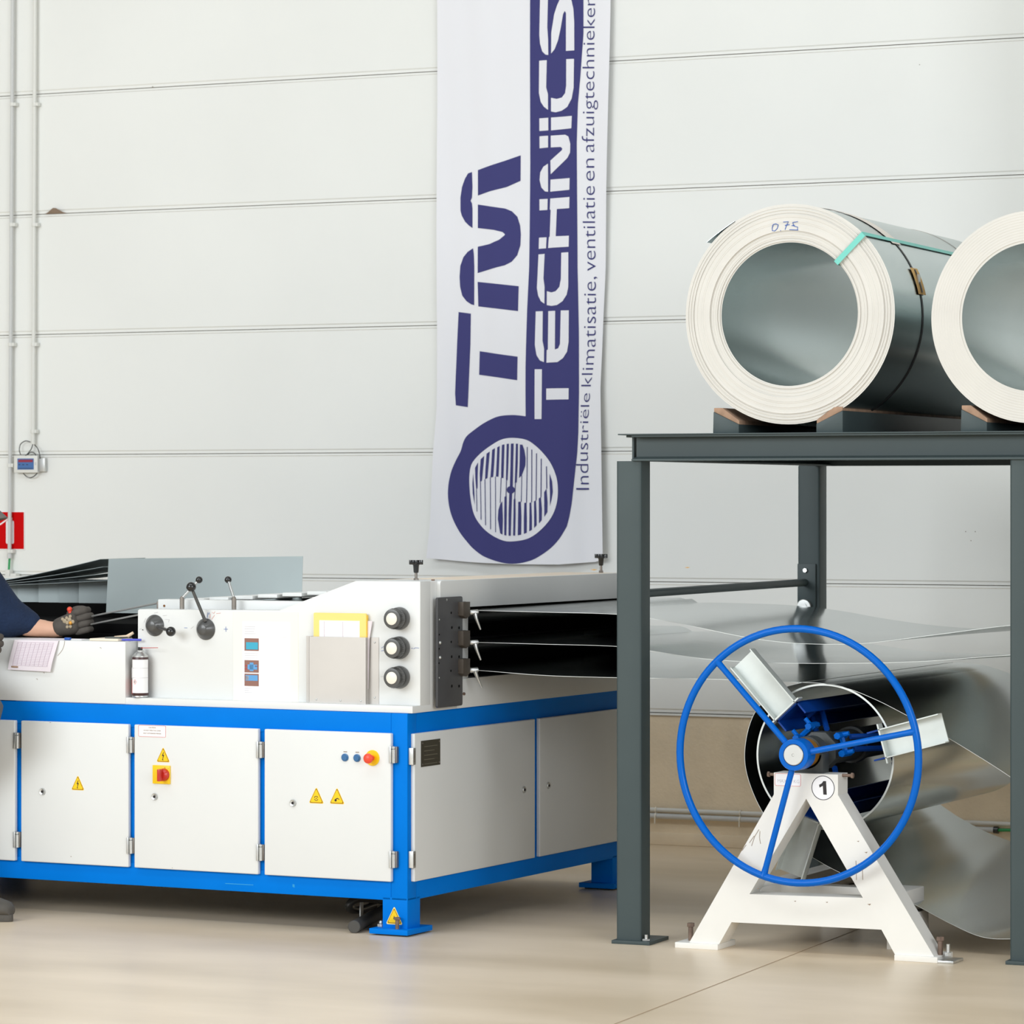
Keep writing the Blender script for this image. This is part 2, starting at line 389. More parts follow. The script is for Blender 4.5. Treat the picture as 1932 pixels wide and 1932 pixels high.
# socket strip under the green cable
f = Fr(W.on_y(28, 1096, YWALL), 0); t = thing('socket_strip', 'white socket strip low on the wall behind the worker', 'socket', f)
mb = MB(); mb.box(-.06, .06, -.045, 0, -.005, .022, 0, .003); mb.build('housing', 'pvc_w', t)
mb = MB(); c = f.loc(W.on_y(16.8, 1085, yp)); mb.box(c.x - .012, c.x + .012, -.036, -.006, .02, .05, 0, .003); mb.build('plug', 'pvc_w', t)
mb = MB(); mb.box(.0, .03, -.04, -.004, .02, .034, 0, .003); mb.build('cover', 'pvc_w', t)
# pipes along the plinth
yq = YWALL - 0.006
for z, rad, m, lab in ((0.141, .0085, 'pvc_w', 'upper thin pipe running along the concrete plinth'), (0.116, .011, 'pvc', 'lower grey pipe along the plinth, green cable at its end')):
    xe = W.on_y(1880, 1566, yq).x
    f = Fr((-7.2, yq, z), 0); t = thing('plinth_pipe', lab, 'pipe', f, 'pipes along the plinth')
    mb = MB(); mb.tube([(-2.5, 0, 0), ((1.0 if z > .13 else xe + 7.2 - .0) if z < .13 else 6.0, 0, 0)] if z < .13 else [(-2.5, 0, 0), (6.0, 0, 0)], rad, 12)
    if z < .13:
        mb = MB(); mb.tube([(-2.5, 0, 0), (xe + 7.2, 0, 0)], rad, 12)
    mb.build('pipe', m, t)
    for px in (1238, 1397, 1816):
        c = f.loc(W.on_y(px, 1535, yq)); mb = MB()
        mb.lathe([(rad + .0005, -.003), (rad + .003, -.003), (rad + .003, .003), (rad + .0005, .003)], (c.x, 0, 0), (1, 0, 0), 14)
        if z < .13: mb.box(c.x - .002, c.x + .002, -.016, -.012, -.03, 0)
        mb.build('cable_tie', 'ivory', t)
    if z < .13:
        mb = MB(); mb.lathe([(rad, -.01), (rad + .003, -.01), (rad + .003, .008), (0.004, .008)], (xe + 7.2, 0, 0), (1, 0, 0), 14); mb.build('end_cap', 'plastic', t)
        mb = MB(); mb.tube(smooth_path([(xe + 7.2, 0, 0), (xe + 7.3, 0, .002), (xe + 7.45, 0, -.006), (xe + 8.2, 0, -.02)]), .006, 10); mb.build('cable', 'green', t)
# loose flap of joint sealant
mb = MB(); p = W.on_y(105, 403, YWALL); f = Fr((p.x, YWALL, p.z), 0)
G = []
for i in range(9):
    u = i / 8; x = -.058 + .116 * u; h = .024 * math.exp(-((u - .55) / .24) ** 2); G.append([(x, -.002 - .02 * math.sin(math.pi * u) * k / 3, h * k / 3) for k in range(4)])
mb.sheet(G, .002); tag(mb.build('sealant_flap', 'scuff', None, f), 'small dark flap of torn sealant sticking out of a wall joint', 'flap')
# wall display
f = Fr(W.on_y(49, 876, YWALL), 0); t = thing('wall_display', 'small white wall panel with a blue screen below the white conduit', 'control panel', f)
def lx(px, py, y=YWALL): return f.loc(W.on_y(px, py, y))
a = lx(26.5, 892, YWALL - .03); b = lx(71, 859.5, YWALL - .03)
mb = MB(); mb.box(a.x, b.x, -.032, -.004, a.z, b.z, 0, .003); mb.build('housing', 'pvc_w', t)
a = lx(33, 886, YWALL - .033); b = lx(63.5, 865, YWALL - .033)
mb = MB(); mb.box(a.x, b.x, -.0335, -.031, a.z, b.z, 0); mb.box(a.x + .005, b.x - .004, -.0342, -.033, b.z - .016, b.z - .005, 1)
for k in range(3): mb.box(a.x + .006 + k * .02, a.x + .015 + k * .02, -.0342, -.033, a.z + .02, a.z + .023, 2)
mb.box(a.x + .004, b.x - .006, -.0342, -.033, a.z + .004, a.z + .006, 2); mb.build('screen', ['screen', 'screen_red', 'ink'], t)
c = lx(66.8, 874.5, YWALL - .033); mb = MB(); mb.prism(rrect(c.x - .003, c.x + .003, c.z - .006, c.z + .006, .002), 'y', -.0345, -.031); mb.build('button', 'pvc', t)
a = lx(72.5, 890, YWALL - .02); b = lx(84.5, 864, YWALL - .02)
mb = MB(); mb.box(a.x, b.x, -.022, 0, a.z, b.z, 0, .002); mb.build('bracket', 'steel', t)
mb = MB()
def cablepx(pts, y=YWALL - .02): return smooth_path([f.loc(W.on_y(px, py, y - .004 * (i % 2))) for i, (px, py) in enumerate(pts)], 6)
for pts in ([(57.5, 834), (48, 832), (39, 838), (36.5, 849), (39, 858)], [(62, 838), (59, 847), (53, 855), (47, 861)], [(65, 839), (71, 846), (74.5, 856), (75.5, 865)], [(44, 893), (50, 899), (57, 901.5), (65, 898), (70.5, 892)], [(52, 858), (59, 853), (66, 856), (68, 861)]):
    mb = MB(); mb.tube(cablepx(pts), .0022, 8); mb.build('cable', 'plastic', t)
# red fire sign
f = Fr(W.on_y(10, 1001, YWALL), 0); t = thing('fire_sign', 'red square fire sign with a white pictogram behind the conduit', 'sign', f)
a = lx(-27, 1037.5); b = lx(47.5, 964.5)
mb = MB(); mb.box(a.x, b.x, -.004, 0, a.z, b.z, 0, .001); mb.build('plate', 'paper', t)
mb = MB(); mb.box(a.x + .004, b.x - .004, -.0048, -.0035, a.z + .005, b.z - .004, 0); mb.build('red_field', 'sign_red', t)
a = lx(12.5, 1026); b = lx(27.5, 982.5)
mb = MB(); mb.prism(rrect(a.x, b.x, a.z, b.z, .007), 'y', -.0055, -.0045); mb.prism(rrect(a.x + .009, b.x - .009, b.z - .002, b.z + .014, .002), 'y', -.0055, -.0045)
mb.prism([(a.x - .03, b.z - .02), (a.x + .012, b.z + .006), (a.x + .012, b.z + .012), (a.x - .036, b.z - .016)], 'y', -.0055, -.0045); mb.build('pictogram', 'paper', t)

# ================================================================== banner
YB = YWALL - 0.030
def interp(tab, y):
    if y <= tab[0][0]: 
        (y0, x0), (y1, x1) = tab[0], tab[1]
    elif y >= tab[-1][0]: (y0, x0), (y1, x1) = tab[-2], tab[-1]
    else:
        for k in range(len(tab) - 1):
            if tab[k][0] <= y <= tab[k + 1][0]: (y0, x0), (y1, x1) = tab[k], tab[k + 1]; break
    return x0 + (x1 - x0) * (y - y0) / (y1 - y0)
EL = [(-300, 824), (0, 824.4), (380, 824.8), (618, 825.9), (740, 825.5), (773, 825), (855, 819), (989, 816), (1053, 810)]
ER = [(-300, 1153), (0, 1152), (116, 1150), (248, 1146.8), (373, 1143.7), (504, 1141.6), (587, 1137.5), (732, 1133), (849, 1136), (1035, 1140), (1065, 1140.5)]
EB = [(810, 1053), (886, 1060), (972, 1064.6), (1058, 1065), (1126, 1060), (1141, 1056)]
fB = Fr(W.on_y(980, 1060, YWALL), 0)
def fold(X, Z):
    zt = max(0.0, min(1.0, (2.6 - Z) / 1.5))
    d = .006 * math.sin(X * 21 + .9 * math.sin(Z * 2.3)) + .0035 * math.sin(X * 47 + Z * 3.1) + .004 * math.sin(Z * 5.2 + X * 6)
    return d * (.5 + .7 * zt) - .018 * zt * zt
def bmap(px, py, off):
    q = W.on_y(px, py, YB); return fB.loc(Vector((q.x, YB + fold(q.x, q.z) - off, q.z)))
tB = thing('hanging_banner', 'tall white cloth banner with dark indigo lettering hanging on the wall', 'banner', fB)
mb = MB(); G = []
NU, NV = 44, 110
for j in range(NV + 1):
    row = []
    for i in range(NU + 1):
        u = i / NU; v = j / NV
        xg = 810 + (1141 - 810) * u; yb = interp(EB, xg); y = -300 + (yb + 300) * v
        row.append(bmap(interp(EL, y) + (interp(ER, y) - interp(EL, y)) * u, y, 0))
    G.append(row)
mb.sheet(G, .0008); mb.build('cloth', 'cloth', tB, None, 60)
def ink_bm(polys):
    bm = bmesh.new()
    for pl in polys:
        vs = [bm.verts.new((x, y, 0)) for x, y in pl]
        for tri in tessellate_polygon([[Vector((x, y, 0)) for x, y in pl]]):
            try: bm.faces.new([vs[i] for i in tri])
            except ValueError: pass
    return bm
def ink_cut(bm):
    xs = [v.co.x for v in bm.verts]; ys = [v.co.y for v in bm.verts]
    x = math.floor(min(xs) / 9) * 9
    while x < max(xs): bmesh.ops.bisect_plane(bm, geom=bm.verts[:] + bm.edges[:] + bm.faces[:], plane_co=(x, 0, 0), plane_no=(1, 0, 0)); x += 9
    y = math.floor(min(ys) / 16) * 16
    while y < max(ys): bmesh.ops.bisect_plane(bm, geom=bm.verts[:] + bm.edges[:] + bm.faces[:], plane_co=(0, y, 0), plane_no=(0, 1, 0)); y += 16
    return bm
def ink(mb, polys, off, m):
    bm = ink_cut(ink_bm(polys))
    for v in bm.verts: v.co = bmap(v.co.x, v.co.y, off)
    mb.frombm(bm, m)
def z3(p): return [(800 + x / 4.83, y / 4.83) for x, y in p]
def z4(p): return [(800 + x / 4.83, 380 + y / 4.83) for x, y in p]
def z5(p): return [(800 + x / 5.222, 740 + y / 5.222) for x, y in p]
def smo(p, closed=False): return [(q.x, q.y) for q in smooth_path([(x, y, 0) for x, y in p], 5, closed)]
mb = MB()
band = z3([(1448, -1450), (1448, 0), (1450, 300), (1425, 700), (1405, 950), (1395, 1300), (1397, 1835)]) + z4([(1400, 600), (1415, 1200), (1420, 1700)]) + \
    z5([(1535, 20), (1530, 400), (1520, 600), (1500, 800), (1480, 1000), (1470, 1100), (1450, 1220)]) + z5(smo([(1425, 1320), (1350, 1440), (1250, 1550), (1130, 1630), (1000, 1675), (880, 1690), (760, 1672), (640, 1625), (550, 1570), (470, 1507), (380, 1400), (310, 1270), (270, 1150), (252, 1020), (257, 900), (280, 780), (320, 670), (360, 580), (385, 490), (420, 430), (500, 370), (620, 290), (740, 240), (880, 225), (1003, 237)])) + \
    z4([(928, 1740), (930, 1500), (943, 1000), (958, 600), (962, 0)]) + z3([(965, 1500), (967, 0), (967, -1450)])
ink(mb, [band], .0016, 0)
ink(mb, [z3([(490, 1550), (880, 1415), (878, 1648), (750, 1705), (600, 1745), (490, 1782)]),
     z3([(435, 1567), (400, 1580), (372, 1630), (346, 1705), (332, 1800), (333, 1920), (345, 1965), (375, 2020), (410, 2055), (442, 2078), (441, 1900), (436, 1853), (424, 1830), (436, 1800), (440, 1700)]),
     z4([(490, 28), (600, 45), (740, 65), (800, 90), (850, 140), (875, 220), (882, 300), (878, 400), (850, 490), (800, 550), (740, 583), (640, 610), (490, 653), (490, 413), (600, 390), (690, 350), (735, 310), (740, 300), (720, 280), (640, 260), (490, 243)]),
     z4([(448, 427), (400, 460), (360, 510), (332, 590), (325, 690), (330, 780), (350, 860), (390, 910), (430, 937), (460, 946), (460, 600), (455, 480)]),
     z4([(490, 733), (865, 773), (860, 1000), (497, 957)]),
     z4([(315, 1008), (430, 1023), (425, 1300), (410, 1600), (396, 1875), (290, 1858), (283, 1750), (288, 1600), (300, 1300)]),
     z4([(510, 1365), (690, 1392), (857, 1415), (853, 1630), (690, 1605), (505, 1580)])], .0016, 0)
ink(mb, [z5(smo([(880, 450), (1010, 470), (1110, 530), (1200, 620), (1270, 720), (1320, 840), (1335, 960), (1325, 1080), (1290, 1190), (1230, 1290), (1140, 1380), (1020, 1445), (880, 1470), (780, 1455), (680, 1400), (590, 1315), (510, 1200), (470, 1050), (453, 900), (455, 790), (480, 700), (560, 610), (660, 530), (770, 470)], True))], .0030, 1)
def thin(a, b, wd=7): return z5([(a[0] - wd / 2, a[1]), (a[0] + wd / 2, a[1]), (b[0] + wd / 2, b[1]), (b[0] - wd / 2, b[1])])
bars = [z5(q) for q in (
    [(495, 800), (488, 900), (494, 1000), (518, 1105), (512, 1000), (502, 890)], [(545, 692), (515, 745), (520, 850), (533, 965), (545, 940), (543, 840)],
    [(605, 628), (572, 660), (565, 800), (570, 890), (588, 870), (597, 750)], [(658, 585), (628, 605), (620, 750), (618, 860), (640, 845), (650, 700)],
    [(710, 552), (682, 567), (676, 700), (668, 840), (695, 835), (703, 700)], [(760, 530), (735, 543), (728, 700), (722, 832), (748, 832), (755, 680)],
    [(808, 513), (783, 520), (778, 680), (775, 842), (798, 847), (803, 700)], [(850, 506), (830, 510), (826, 700), (823, 860), (838, 868), (845, 700)],
    [(892, 505), (868, 507), (865, 700), (860, 930), (885, 930), (888, 700)], [(930, 507), (912, 507), (908, 700), (903, 895), (920, 890), (928, 700)],
    [(972, 517), (948, 515), (945, 700), (940, 845), (965, 820), (1000, 720), (1003, 650), (990, 570)],
    [(1250, 800), (1275, 880), (1283, 980), (1270, 1060), (1255, 1122), (1255, 1000), (1250, 900)],
    [(768, 1100), (750, 1160), (745, 1250), (770, 1390), (792, 1402), (795, 1250), (787, 1075)], [(810, 1030), (830, 1020), (832, 1200), (830, 1412), (810, 1408), (808, 1200)],
    [(855, 990), (880, 990), (875, 1200), (872, 1415), (852, 1413), (850, 1200)], [(895, 1055), (910, 1050), (913, 1200), (912, 1413), (894, 1412)],
    [(935, 1080), (958, 1078), (965, 1230), (965, 1403), (935, 1410)], [(990, 1090), (1012, 1088), (1017, 1250), (1018, 1385), (990, 1395), (987, 1250)],
    [(1043, 1090), (1062, 1085), (1070, 1230), (1072, 1355), (1043, 1370)], [(1093, 1075), (1113, 1065), (1122, 1200), (1125, 1310), (1097, 1338)],
    [(1145, 1048), (1165, 1030), (1178, 1150), (1178, 1260), (1150, 1292)], [(1198, 985), (1220, 950), (1232, 1080), (1232, 1180), (1203, 1228)])]
bars += [thin((534, 960), (545, 1175)), thin((574, 885), (590, 1255)), thin((617, 860), (634, 1310)), thin((667, 840), (680, 1350)), thin((717, 832), (725, 1378)), thin((775, 842), (767, 1090)),
         thin((828, 860), (824, 1030)), thin((909, 895), (903, 1055)), thin((965, 820), (962, 1080)), thin((1020, 540), (1012, 1090), 9), thin((1068, 565), (1066, 1085), 9), thin((1118, 602), (1116, 1066), 9), thin((1166, 655), (1167, 1035), 9), thin((1218, 730), (1223, 950), 9), z5(circ((868, 962), 37, 22))]
ink(mb, bars, .0044, 0)
L = [z3([(1065, -60), (1135, -60), (1130, 250), (1138, 360), (1140, 503), (1115, 500), (1085, 470), (1065, 400), (1058, 320)]),
     z3([(1165, 300), (1190, 130), (1215, 50), (1255, -40), (1300, -60), (1340, -20), (1362, 80), (1370, 200), (1372, 460), (1297, 465), (1297, 200), (1297, 120), (1285, 100), (1270, 130), (1250, 250), (1225, 370), (1195, 450), (1165, 490)]),
     z3([(1057, 555), (1127, 550), (1122, 800), (1138, 860), (1138, 1003), (1100, 975), (1070, 930), (1053, 850)]),
     z3([(1300, 540), (1370, 537), (1368, 800), (1350, 900), (1310, 975), (1260, 1010), (1205, 1025), (1165, 1017), (1165, 893), (1215, 903), (1260, 890), (1290, 850), (1300, 780)]),
     z3([(1055, 1080), (1140, 1075), (1140, 1190), (1055, 1195)]), z3([(1165, 1073), (1352, 1057), (1347, 1170), (1165, 1190)]),
     z3([(1055, 1243), (1138, 1238), (1137, 1345), (1055, 1352)]),
     z3([(1162, 1238), (1290, 1228), (1320, 1245), (1337, 1310), (1335, 1390), (1310, 1440), (1160, 1590), (1158, 1465), (1260, 1370), (1265, 1355), (1250, 1340), (1162, 1345)]),
     z3([(1135, 1492), (1135, 1748), (1105, 1745), (1070, 1710), (1052, 1640), (1060, 1570), (1090, 1520)]), z3([(1158, 1638), (1330, 1623), (1327, 1730), (1155, 1748)]),
     z4([(1050, -20), (1130, -23), (1127, 78), (1050, 82)]), z4([(1155, -25), (1328, -40), (1325, 62), (1215, 70), (1205, 318), (1322, 313), (1320, 413), (1132, 425), (1140, 325), (1148, 322), (1158, 77), (1150, 75)]),
     z4([(1045, 330), (1117, 327), (1112, 427), (1042, 432)]),
     z4([(1040, 483), (1098, 478), (1087, 700), (1098, 780), (1097, 932), (1065, 910), (1040, 860), (1028, 790)]),
     z4([(1255, 468), (1317, 463), (1318, 780), (1305, 850), (1270, 910), (1220, 945), (1165, 953), (1120, 945), (1120, 818), (1165, 830), (1205, 820), (1240, 780), (1253, 710)]),
     z4([(1020, 1003), (1082, 1000), (1082, 1270), (1097, 1340), (1097, 1465), (1060, 1450), (1030, 1400), (1015, 1310)]),
     z4([(1135, 1000), (1203, 998), (1203, 1350), (1235, 1340), (1252, 1300), (1255, 995), (1325, 993), (1327, 1280), (1315, 1370), (1280, 1430), (1230, 1465), (1120, 1470), (1122, 1355), (1133, 1350)]),
     z4([(1015, 1530), (1079, 1530), (1078, 1984), (1015, 1984)]), z4([(1120, 1705), (1333, 1703), (1333, 1805), (1120, 1808)])]
ink(mb, L, .0030, 1)
mb.build('printed_logo', ['purple', 'print_white'], tB, None, 60, True, False)
mb = MB()
BX = [(-20, 1124), (60, 1121.7), (269, 1121), (442, 1122.6), (560, 1124), (649, 1124), (700, 1120), (732, 1115.7), (790, 1112), (860, 1111), (925, 1113)]
SCX = [(-20, 1.0), (620, 1.0), (700, .92), (745, .72), (800, .72), (850, .95), (925, 1.05)]
for word, y0, y1 in (('Industri\u00eble', 924, 742), ('klimatisatie,', 729, 522), ('ventilatie', 511, 351), ('en', 341, 299), ('afzuigtechnieken', 287, -6)):
    V, Fc = text_mesh(word, 33.0, -0.012); x0 = min(p[0] for p in V); x1 = max(p[0] for p in V)
    bm = bmesh.new(); vs = [bm.verts.new((p[0], p[1], 0)) for p in V]
    for fc in Fc:
        try: bm.faces.new([vs[i] for i in fc])
        except ValueError: pass
    for v in bm.verts:
        py = y0 + (v.co.x - x0) / (x1 - x0) * (y1 - y0); px = interp(BX, py) - v.co.y * 1.02 * interp(SCX, py)
        v.co = bmap(px, py, .0022)
    mb = MB(); mb.frombm(bm, 0); mb.build('printed_word', ['purple'], tB, None, 60, True, False)

# ================================================================== the machine
tM = thing('levelling_machine', 'long sheet levelling machine, blue frame with white doors and white upper housing', 'machine', M)
LX, DY = -2.75, 1.72           # left end, depth
ZB, ZT = 0.110, 0.710
mb = MB()
bv = .003
for x0, x1 in ((LX, LX + .06), (-.06, 0)):
    for y0, y1 in ((0, .06), (DY - .06, DY)): mb.box(x0, x1, y0, y1, ZB, ZT, 0, bv)
for y0, y1 in ((0, .06), (DY - .06, DY)):
    mb.box(LX + .06, -.06, y0, y1, ZT - .075, ZT, 0, bv); mb.box(LX + .06, -.06, y0, y1, ZB, ZB + .075, 0, bv)
for x0, x1 in ((LX, LX + .06), (-.06, 0)):
    mb.box(x0, x1, .06, DY - .06, ZT - .075, ZT, 0, bv); mb.box(x0, x1, .06, DY - .06, ZB, ZB + .075, 0, bv)
for xc in (-.535, -1.0385, -1.495): mb.box(xc - .04, xc + .04, .002, .06, ZB + .075, ZT - .075, 0)
mb.box(-.06, -.002, .86, .94, ZB + .075, ZT - .075, 0)
mb.box(LX + .06, -.06, .06, DY - .06, ZB + .01, ZB + .014, 1)
mb.box(LX + .01, -.01, .01, DY - .01, ZT - .004, ZT - .001, 0)
frame = mb.build('base_frame', ['blue', 'black'], tM)
# scratches on the frame
mb = MB()
for pts in ([(425, 1666), (478, 1669), (478, 1670.5), (425, 1667.5)], [(552, 1668), (556, 1669), (556, 1675), (552, 1673)]):
    mb.prism([((lambda q: (q.x, q.z))(M.on_y(px, py, 0))) for px, py in pts], 'y', -.0006, 0)
mb.build('scratch', mat('blue_scratch', (20, 150, 214), .5), frame)
def leg(x0, x1, y0, y1, z1, plate=True, mk=True):
    mb = MB(); mb.box(x0, x1, y0, y1, .018, z1 + .01, 0, .002); lg = mb.build('leg', 'blue', tM)
    cx, cy = (x0 + x1) / 2, (y0 + y1) / 2
    mb = MB(); mb.box(cx - .075, cx + .065, cy - .078, cy + .09, .005, .022, 0, .002); mb.box(cx - .06, cx + .05, cy - .06, cy + .07, 0, .006, 1); mb.build('foot_plate', ['blue', 'black'], lg)
    return lg, cx, cy
lg, cx, cy = leg(-.091, 0, 0, .085, ZB)
mb = MB(); mb.cyl((cx + .018, cy - .06, .02), (cx + .018, cy - .06, .055), .0065, 12); mb.cyl((cx + .018, cy - .06, .052), (cx + .018, cy - .06, .060), .011, 6, 0, .001); mb.build('bolt', 'rust', lg)
mb = MB(); mb.cyl((cx - .058, cy - .03, .022), (cx - .058, cy - .03, .032), .012, 6, 0, .001); mb.sphere((cx - .058, cy - .03, .036), .0075, 0, 14); mb.build('cap_nut', 'steel', lg)
leg(-.085, 0, DY - .2, DY - .115, ZB); leg(LX, LX + .085, 0, .085, ZB); leg(LX, LX + .085, DY - .085, DY, ZB)

def tri_sign(mb, c, sz, y, sym, rim=False):
    """warning triangle centred at c (x, z), facing -y"""
    def tri(k): return [(c[0] + (px * k), c[1] + (pz * k)) for px, pz in rt]
    h = sz * .95; base = [(-sz / 2, -h * .38), (sz / 2, -h * .38), (0, h * .62)]
    rt = []
    for i in range(3):
        a = Vector(base[i - 1]); b = Vector(base[i]); d = Vector(base[(i + 1) % 3]); r = sz * .09
        u = (a - b).normalized(); v = (d - b).normalized()
        rt += [tuple(b + u * r), tuple(b + (u + v) * r * .38), tuple(b + v * r)]
    if rim: mb.prism(tri(1.2), 'y', y, y - .0004, 3)
    mb.prism(tri(1.08), 'y', y, y - .0006, 0); mb.prism(tri(.98), 'y', y - .0004, y - .0010, 1); mb.prism(tri(.88), 'y', y - .0008, y - .0014, 0)
    def S(pts): mb.prism([(c[0] + a * sz, c[1] + b * sz) for a, b in pts], 'y', y - .0012, y - .0018, 2)
    if sym == 'bolt': S([(.03, .28), (-.09, .03), (.0, .03), (-.04, -.2), (-.09, -.18), (-.01, -.29), (.03, -.18), (-.01, -.2), (.09, .1), (.0, .1), (.07, .27)])
    elif sym == 'spin':
        for a0 in (20, 200):
            o = arc((0, -.07), .15, a0, a0 + 140, 10); i_ = arc((0, -.07), .115, a0 + 140, a0, 10); S(o + i_)
        S(circ((0, -.07), .035, 10)); S([(-.15, .02), (-.08, .02), (-.13, -.06)])
    elif sym == 'hand': S([(-.1, -.12), (-.06, -.04), (.05, -.01), (.17, -.08), (.17, -.13), (.06, -.07), (-.02, -.09)]); ring = arc((-.09, -.16), .08, 0, 360, 14); S(ring[:-1])
    else: S([(0, .12), (-.06, -.1), (-.03, -.1), (0, .0), (.05, -.1), (.07, -.1)])
def hinge(mb, x, z, y=-.012):
    mb.box(x - .004, x + .003, y - .010, 0.001, z - .027, z + .027, 0, .001)
    mb.cyl((x + .0085, y - .001, z - .027), (x + .0085, y - .001, z + .018), .0065, 12, 0, .001)
    mb.cyl((x + .0085, y - .001, z + .019), (x + .0085, y - .001, z + .027), .0065, 12, 0, .001)
    mb.box(x + .013, x + .019, y, 0.001, z - .026, z + .026, 1, .001)
def qr(px, py, y): q = M.on_y(px, py, y); return (q.x, q.z)
def lock(mb, c, y):
    mb.lathe([(.0, -.004), (.006, -.004), (.010, -.0055), (.0115, -.003), (.0115, 0)], (c[0], y, c[1]), (0, 1, 0), 20, 0)
    mb.lathe([(0, -.0045), (.0045, -.0045), (.0045, -.0035)], (c[0], y, c[1]), (0, 1, 0), 10, 1); mb.box(c[0] - .0012, c[0] + .0012, y - .007, y - .004, c[1] - .004, c[1] + .004, 1)
YD = -.017
doors = []
for k, (x0, x1, lk) in enumerate(((-2.70, -2.01, None), (-1.985, -1.507, None), (-1.482, -1.050, (80.5, 1493.5)), (-1.027, -.547, (292, 1503)), (-.523, -.0515, (553, 1515)))):
    k -= 1
    mb = MB(); mb.box(x0, x1, YD, .001, .171, .6465, 0, .0045, 3); d = mb.build('door', 'white', tM); doors.append(d)
    mb = MB(); hinge(mb, x1, .578 - .012 * 0); mb.build('hinge', ['steel', 'dull_steel'], d); mb = MB(); hinge(mb, x1, .243); mb.build('hinge', ['steel', 'dull_steel'], d)
    if lk: mb = MB(); lock(mb, qr(lk[0], lk[1], YD), YD); mb.build('lock', ['steel', 'ink'], d)
for k, sym, px, py, sz in ((2, 'bolt', 147, 1480, .049), (3, 'bolt', 308, 1427, .049), (4, 'spin', 597, 1504, .052), (4, 'hand', 636, 1505, .052)):
    mb = MB(); tri_sign(mb, qr(px, py, YD), sz, YD, sym); mb.build('warning_sticker', ['yellow', 'warn_line', 'ink', 'pale_yellow'], doors[k])
mb = MB(); tri_sign(mb, qr(744, 1731, 0), .052, -.0002, 'mark', True); mb.build('warning_sticker', ['yellow', 'warn_line', 'ink', 'pale_yellow'], lg)
# caution sticker
mb = MB(); a = qr(261.5, 1389.5, YD); b = qr(313, 1369.5, YD)
def frame_sticker(mb, a, b, y, t=.0011, r=.004):
    o = rrect(a[0], b[0], a[1], b[1], r, 4); i_ = rrect(a[0] + t, b[0] - t, a[1] + t, b[1] - t, r - t * .8, 4); n = len(o)
    mb.prism(o, 'y', y, y - .0004, 0)
    for q in range(n): j = (q + 1) % n; mb.prism([o[q], o[j], i_[j], i_[q]], 'y', y - .0003, y - .0008, 1)
frame_sticker(mb, a, b, YD)
for ln, (tx, sz) in enumerate((('CAUTION', .0062), ('DO NOT OPEN THE COVER', .0054), ('ONLY AUTHORIZED PERSON', .0054))):
    V, Fc = text_mesh(tx, sz); wd = max(p[0] for p in V); x0 = (a[0] + b[0]) / 2 - wd / 2; zz = b[1] - .0095 - .0095 * ln
    mb.add([(x0 + x, YD - .0009, zz + z) for x, z in V], Fc, 2)
mb.build('caution_sticker', ['paper', 'sign_line', 'warn_line'], doors[3])
# main switch
a = qr(289.5, 1478, YD); b = qr(322, 1444.5, YD)
mb = MB(); mb.box(a[0], b[0], YD - .006, YD, a[1], b[1], 0, .0015); mb.text('0', .006, lambda x, z: (b[0] - .02 + x, YD - .0064, b[1] - .009 + z), 1); mb.text('I', .006, lambda x, z: (b[0] - .006 + x, YD - .0064, b[1] - .012 + z), 1)
sw = mb.build('main_switch', ['yellow', 'ink'], doors[3])
c = qr(309.5, 1461.5, YD - .006)
mb = MB(); mb.lathe([(0, -.018), (.014, -.018), (.020, -.012), (.021, 0)], (c[0], YD - .006, c[1]), (0, 1, 0), 28); mb.box(c[0] - .0055, c[0] + .0055, YD - .042, YD - .02, c[1] - .02, c[1] + .02, 0, .003); mb.build('switch_knob', 'red', sw)
# push buttons
for px, py in ((651.3, 1429), (674, 1430)):
    c = qr(px, py, YD); mb = MB()
    mb.lathe([(.0, -.007), (.009, -.007), (.0105, -.004), (.0125, -.0035), (.0125, 0)], (c[0], YD, c[1]), (0, 1, 0), 22); b = mb.build('push_button', 'btn', doors[4])
    mb = MB(); mb.box(c[0] - .006, c[0] + .007, YD - .0008, YD, c[1] + .017, c[1] + .0195); mb.build('caption', 'scuff', b)
c = qr(703, 1430, YD); mb = MB(); mb.lathe([(0, -.004), (.024, -.004), (.0255, -.002), (.0255, 0)], (c[0], YD, c[1]), (0, 1, 0), 32)
es = mb.build('emergency_stop', 'yellow', doors[4])
mb = MB(); mb.lathe([(0, -.034), (.010, -.033), (.0155, -.029), (.0165, -.024), (.013, -.018), (.009, -.015), (.009, 0)], (c[0], YD - .004, c[1]), (0, 1, 0), 28); mb.build('mushroom_head', 'estop', es)
# small scuffs
mb = MB()
for px, py, dx, dz in ((95, 1363.5, .004, .001), (134, 1616, .002, .002), (311, 1372.5, .005, .001), (325, 1637.5, .002, .001)):
    c = qr(px, py, YD); mb.prism([(c[0] - dx, c[1]), (c[0], c[1] - dz), (c[0] + dx, c[1]), (c[0], c[1] + dz)], 'y', YD - .0003, YD)
mb.build('paint_chip', 'scuff', doors[2])
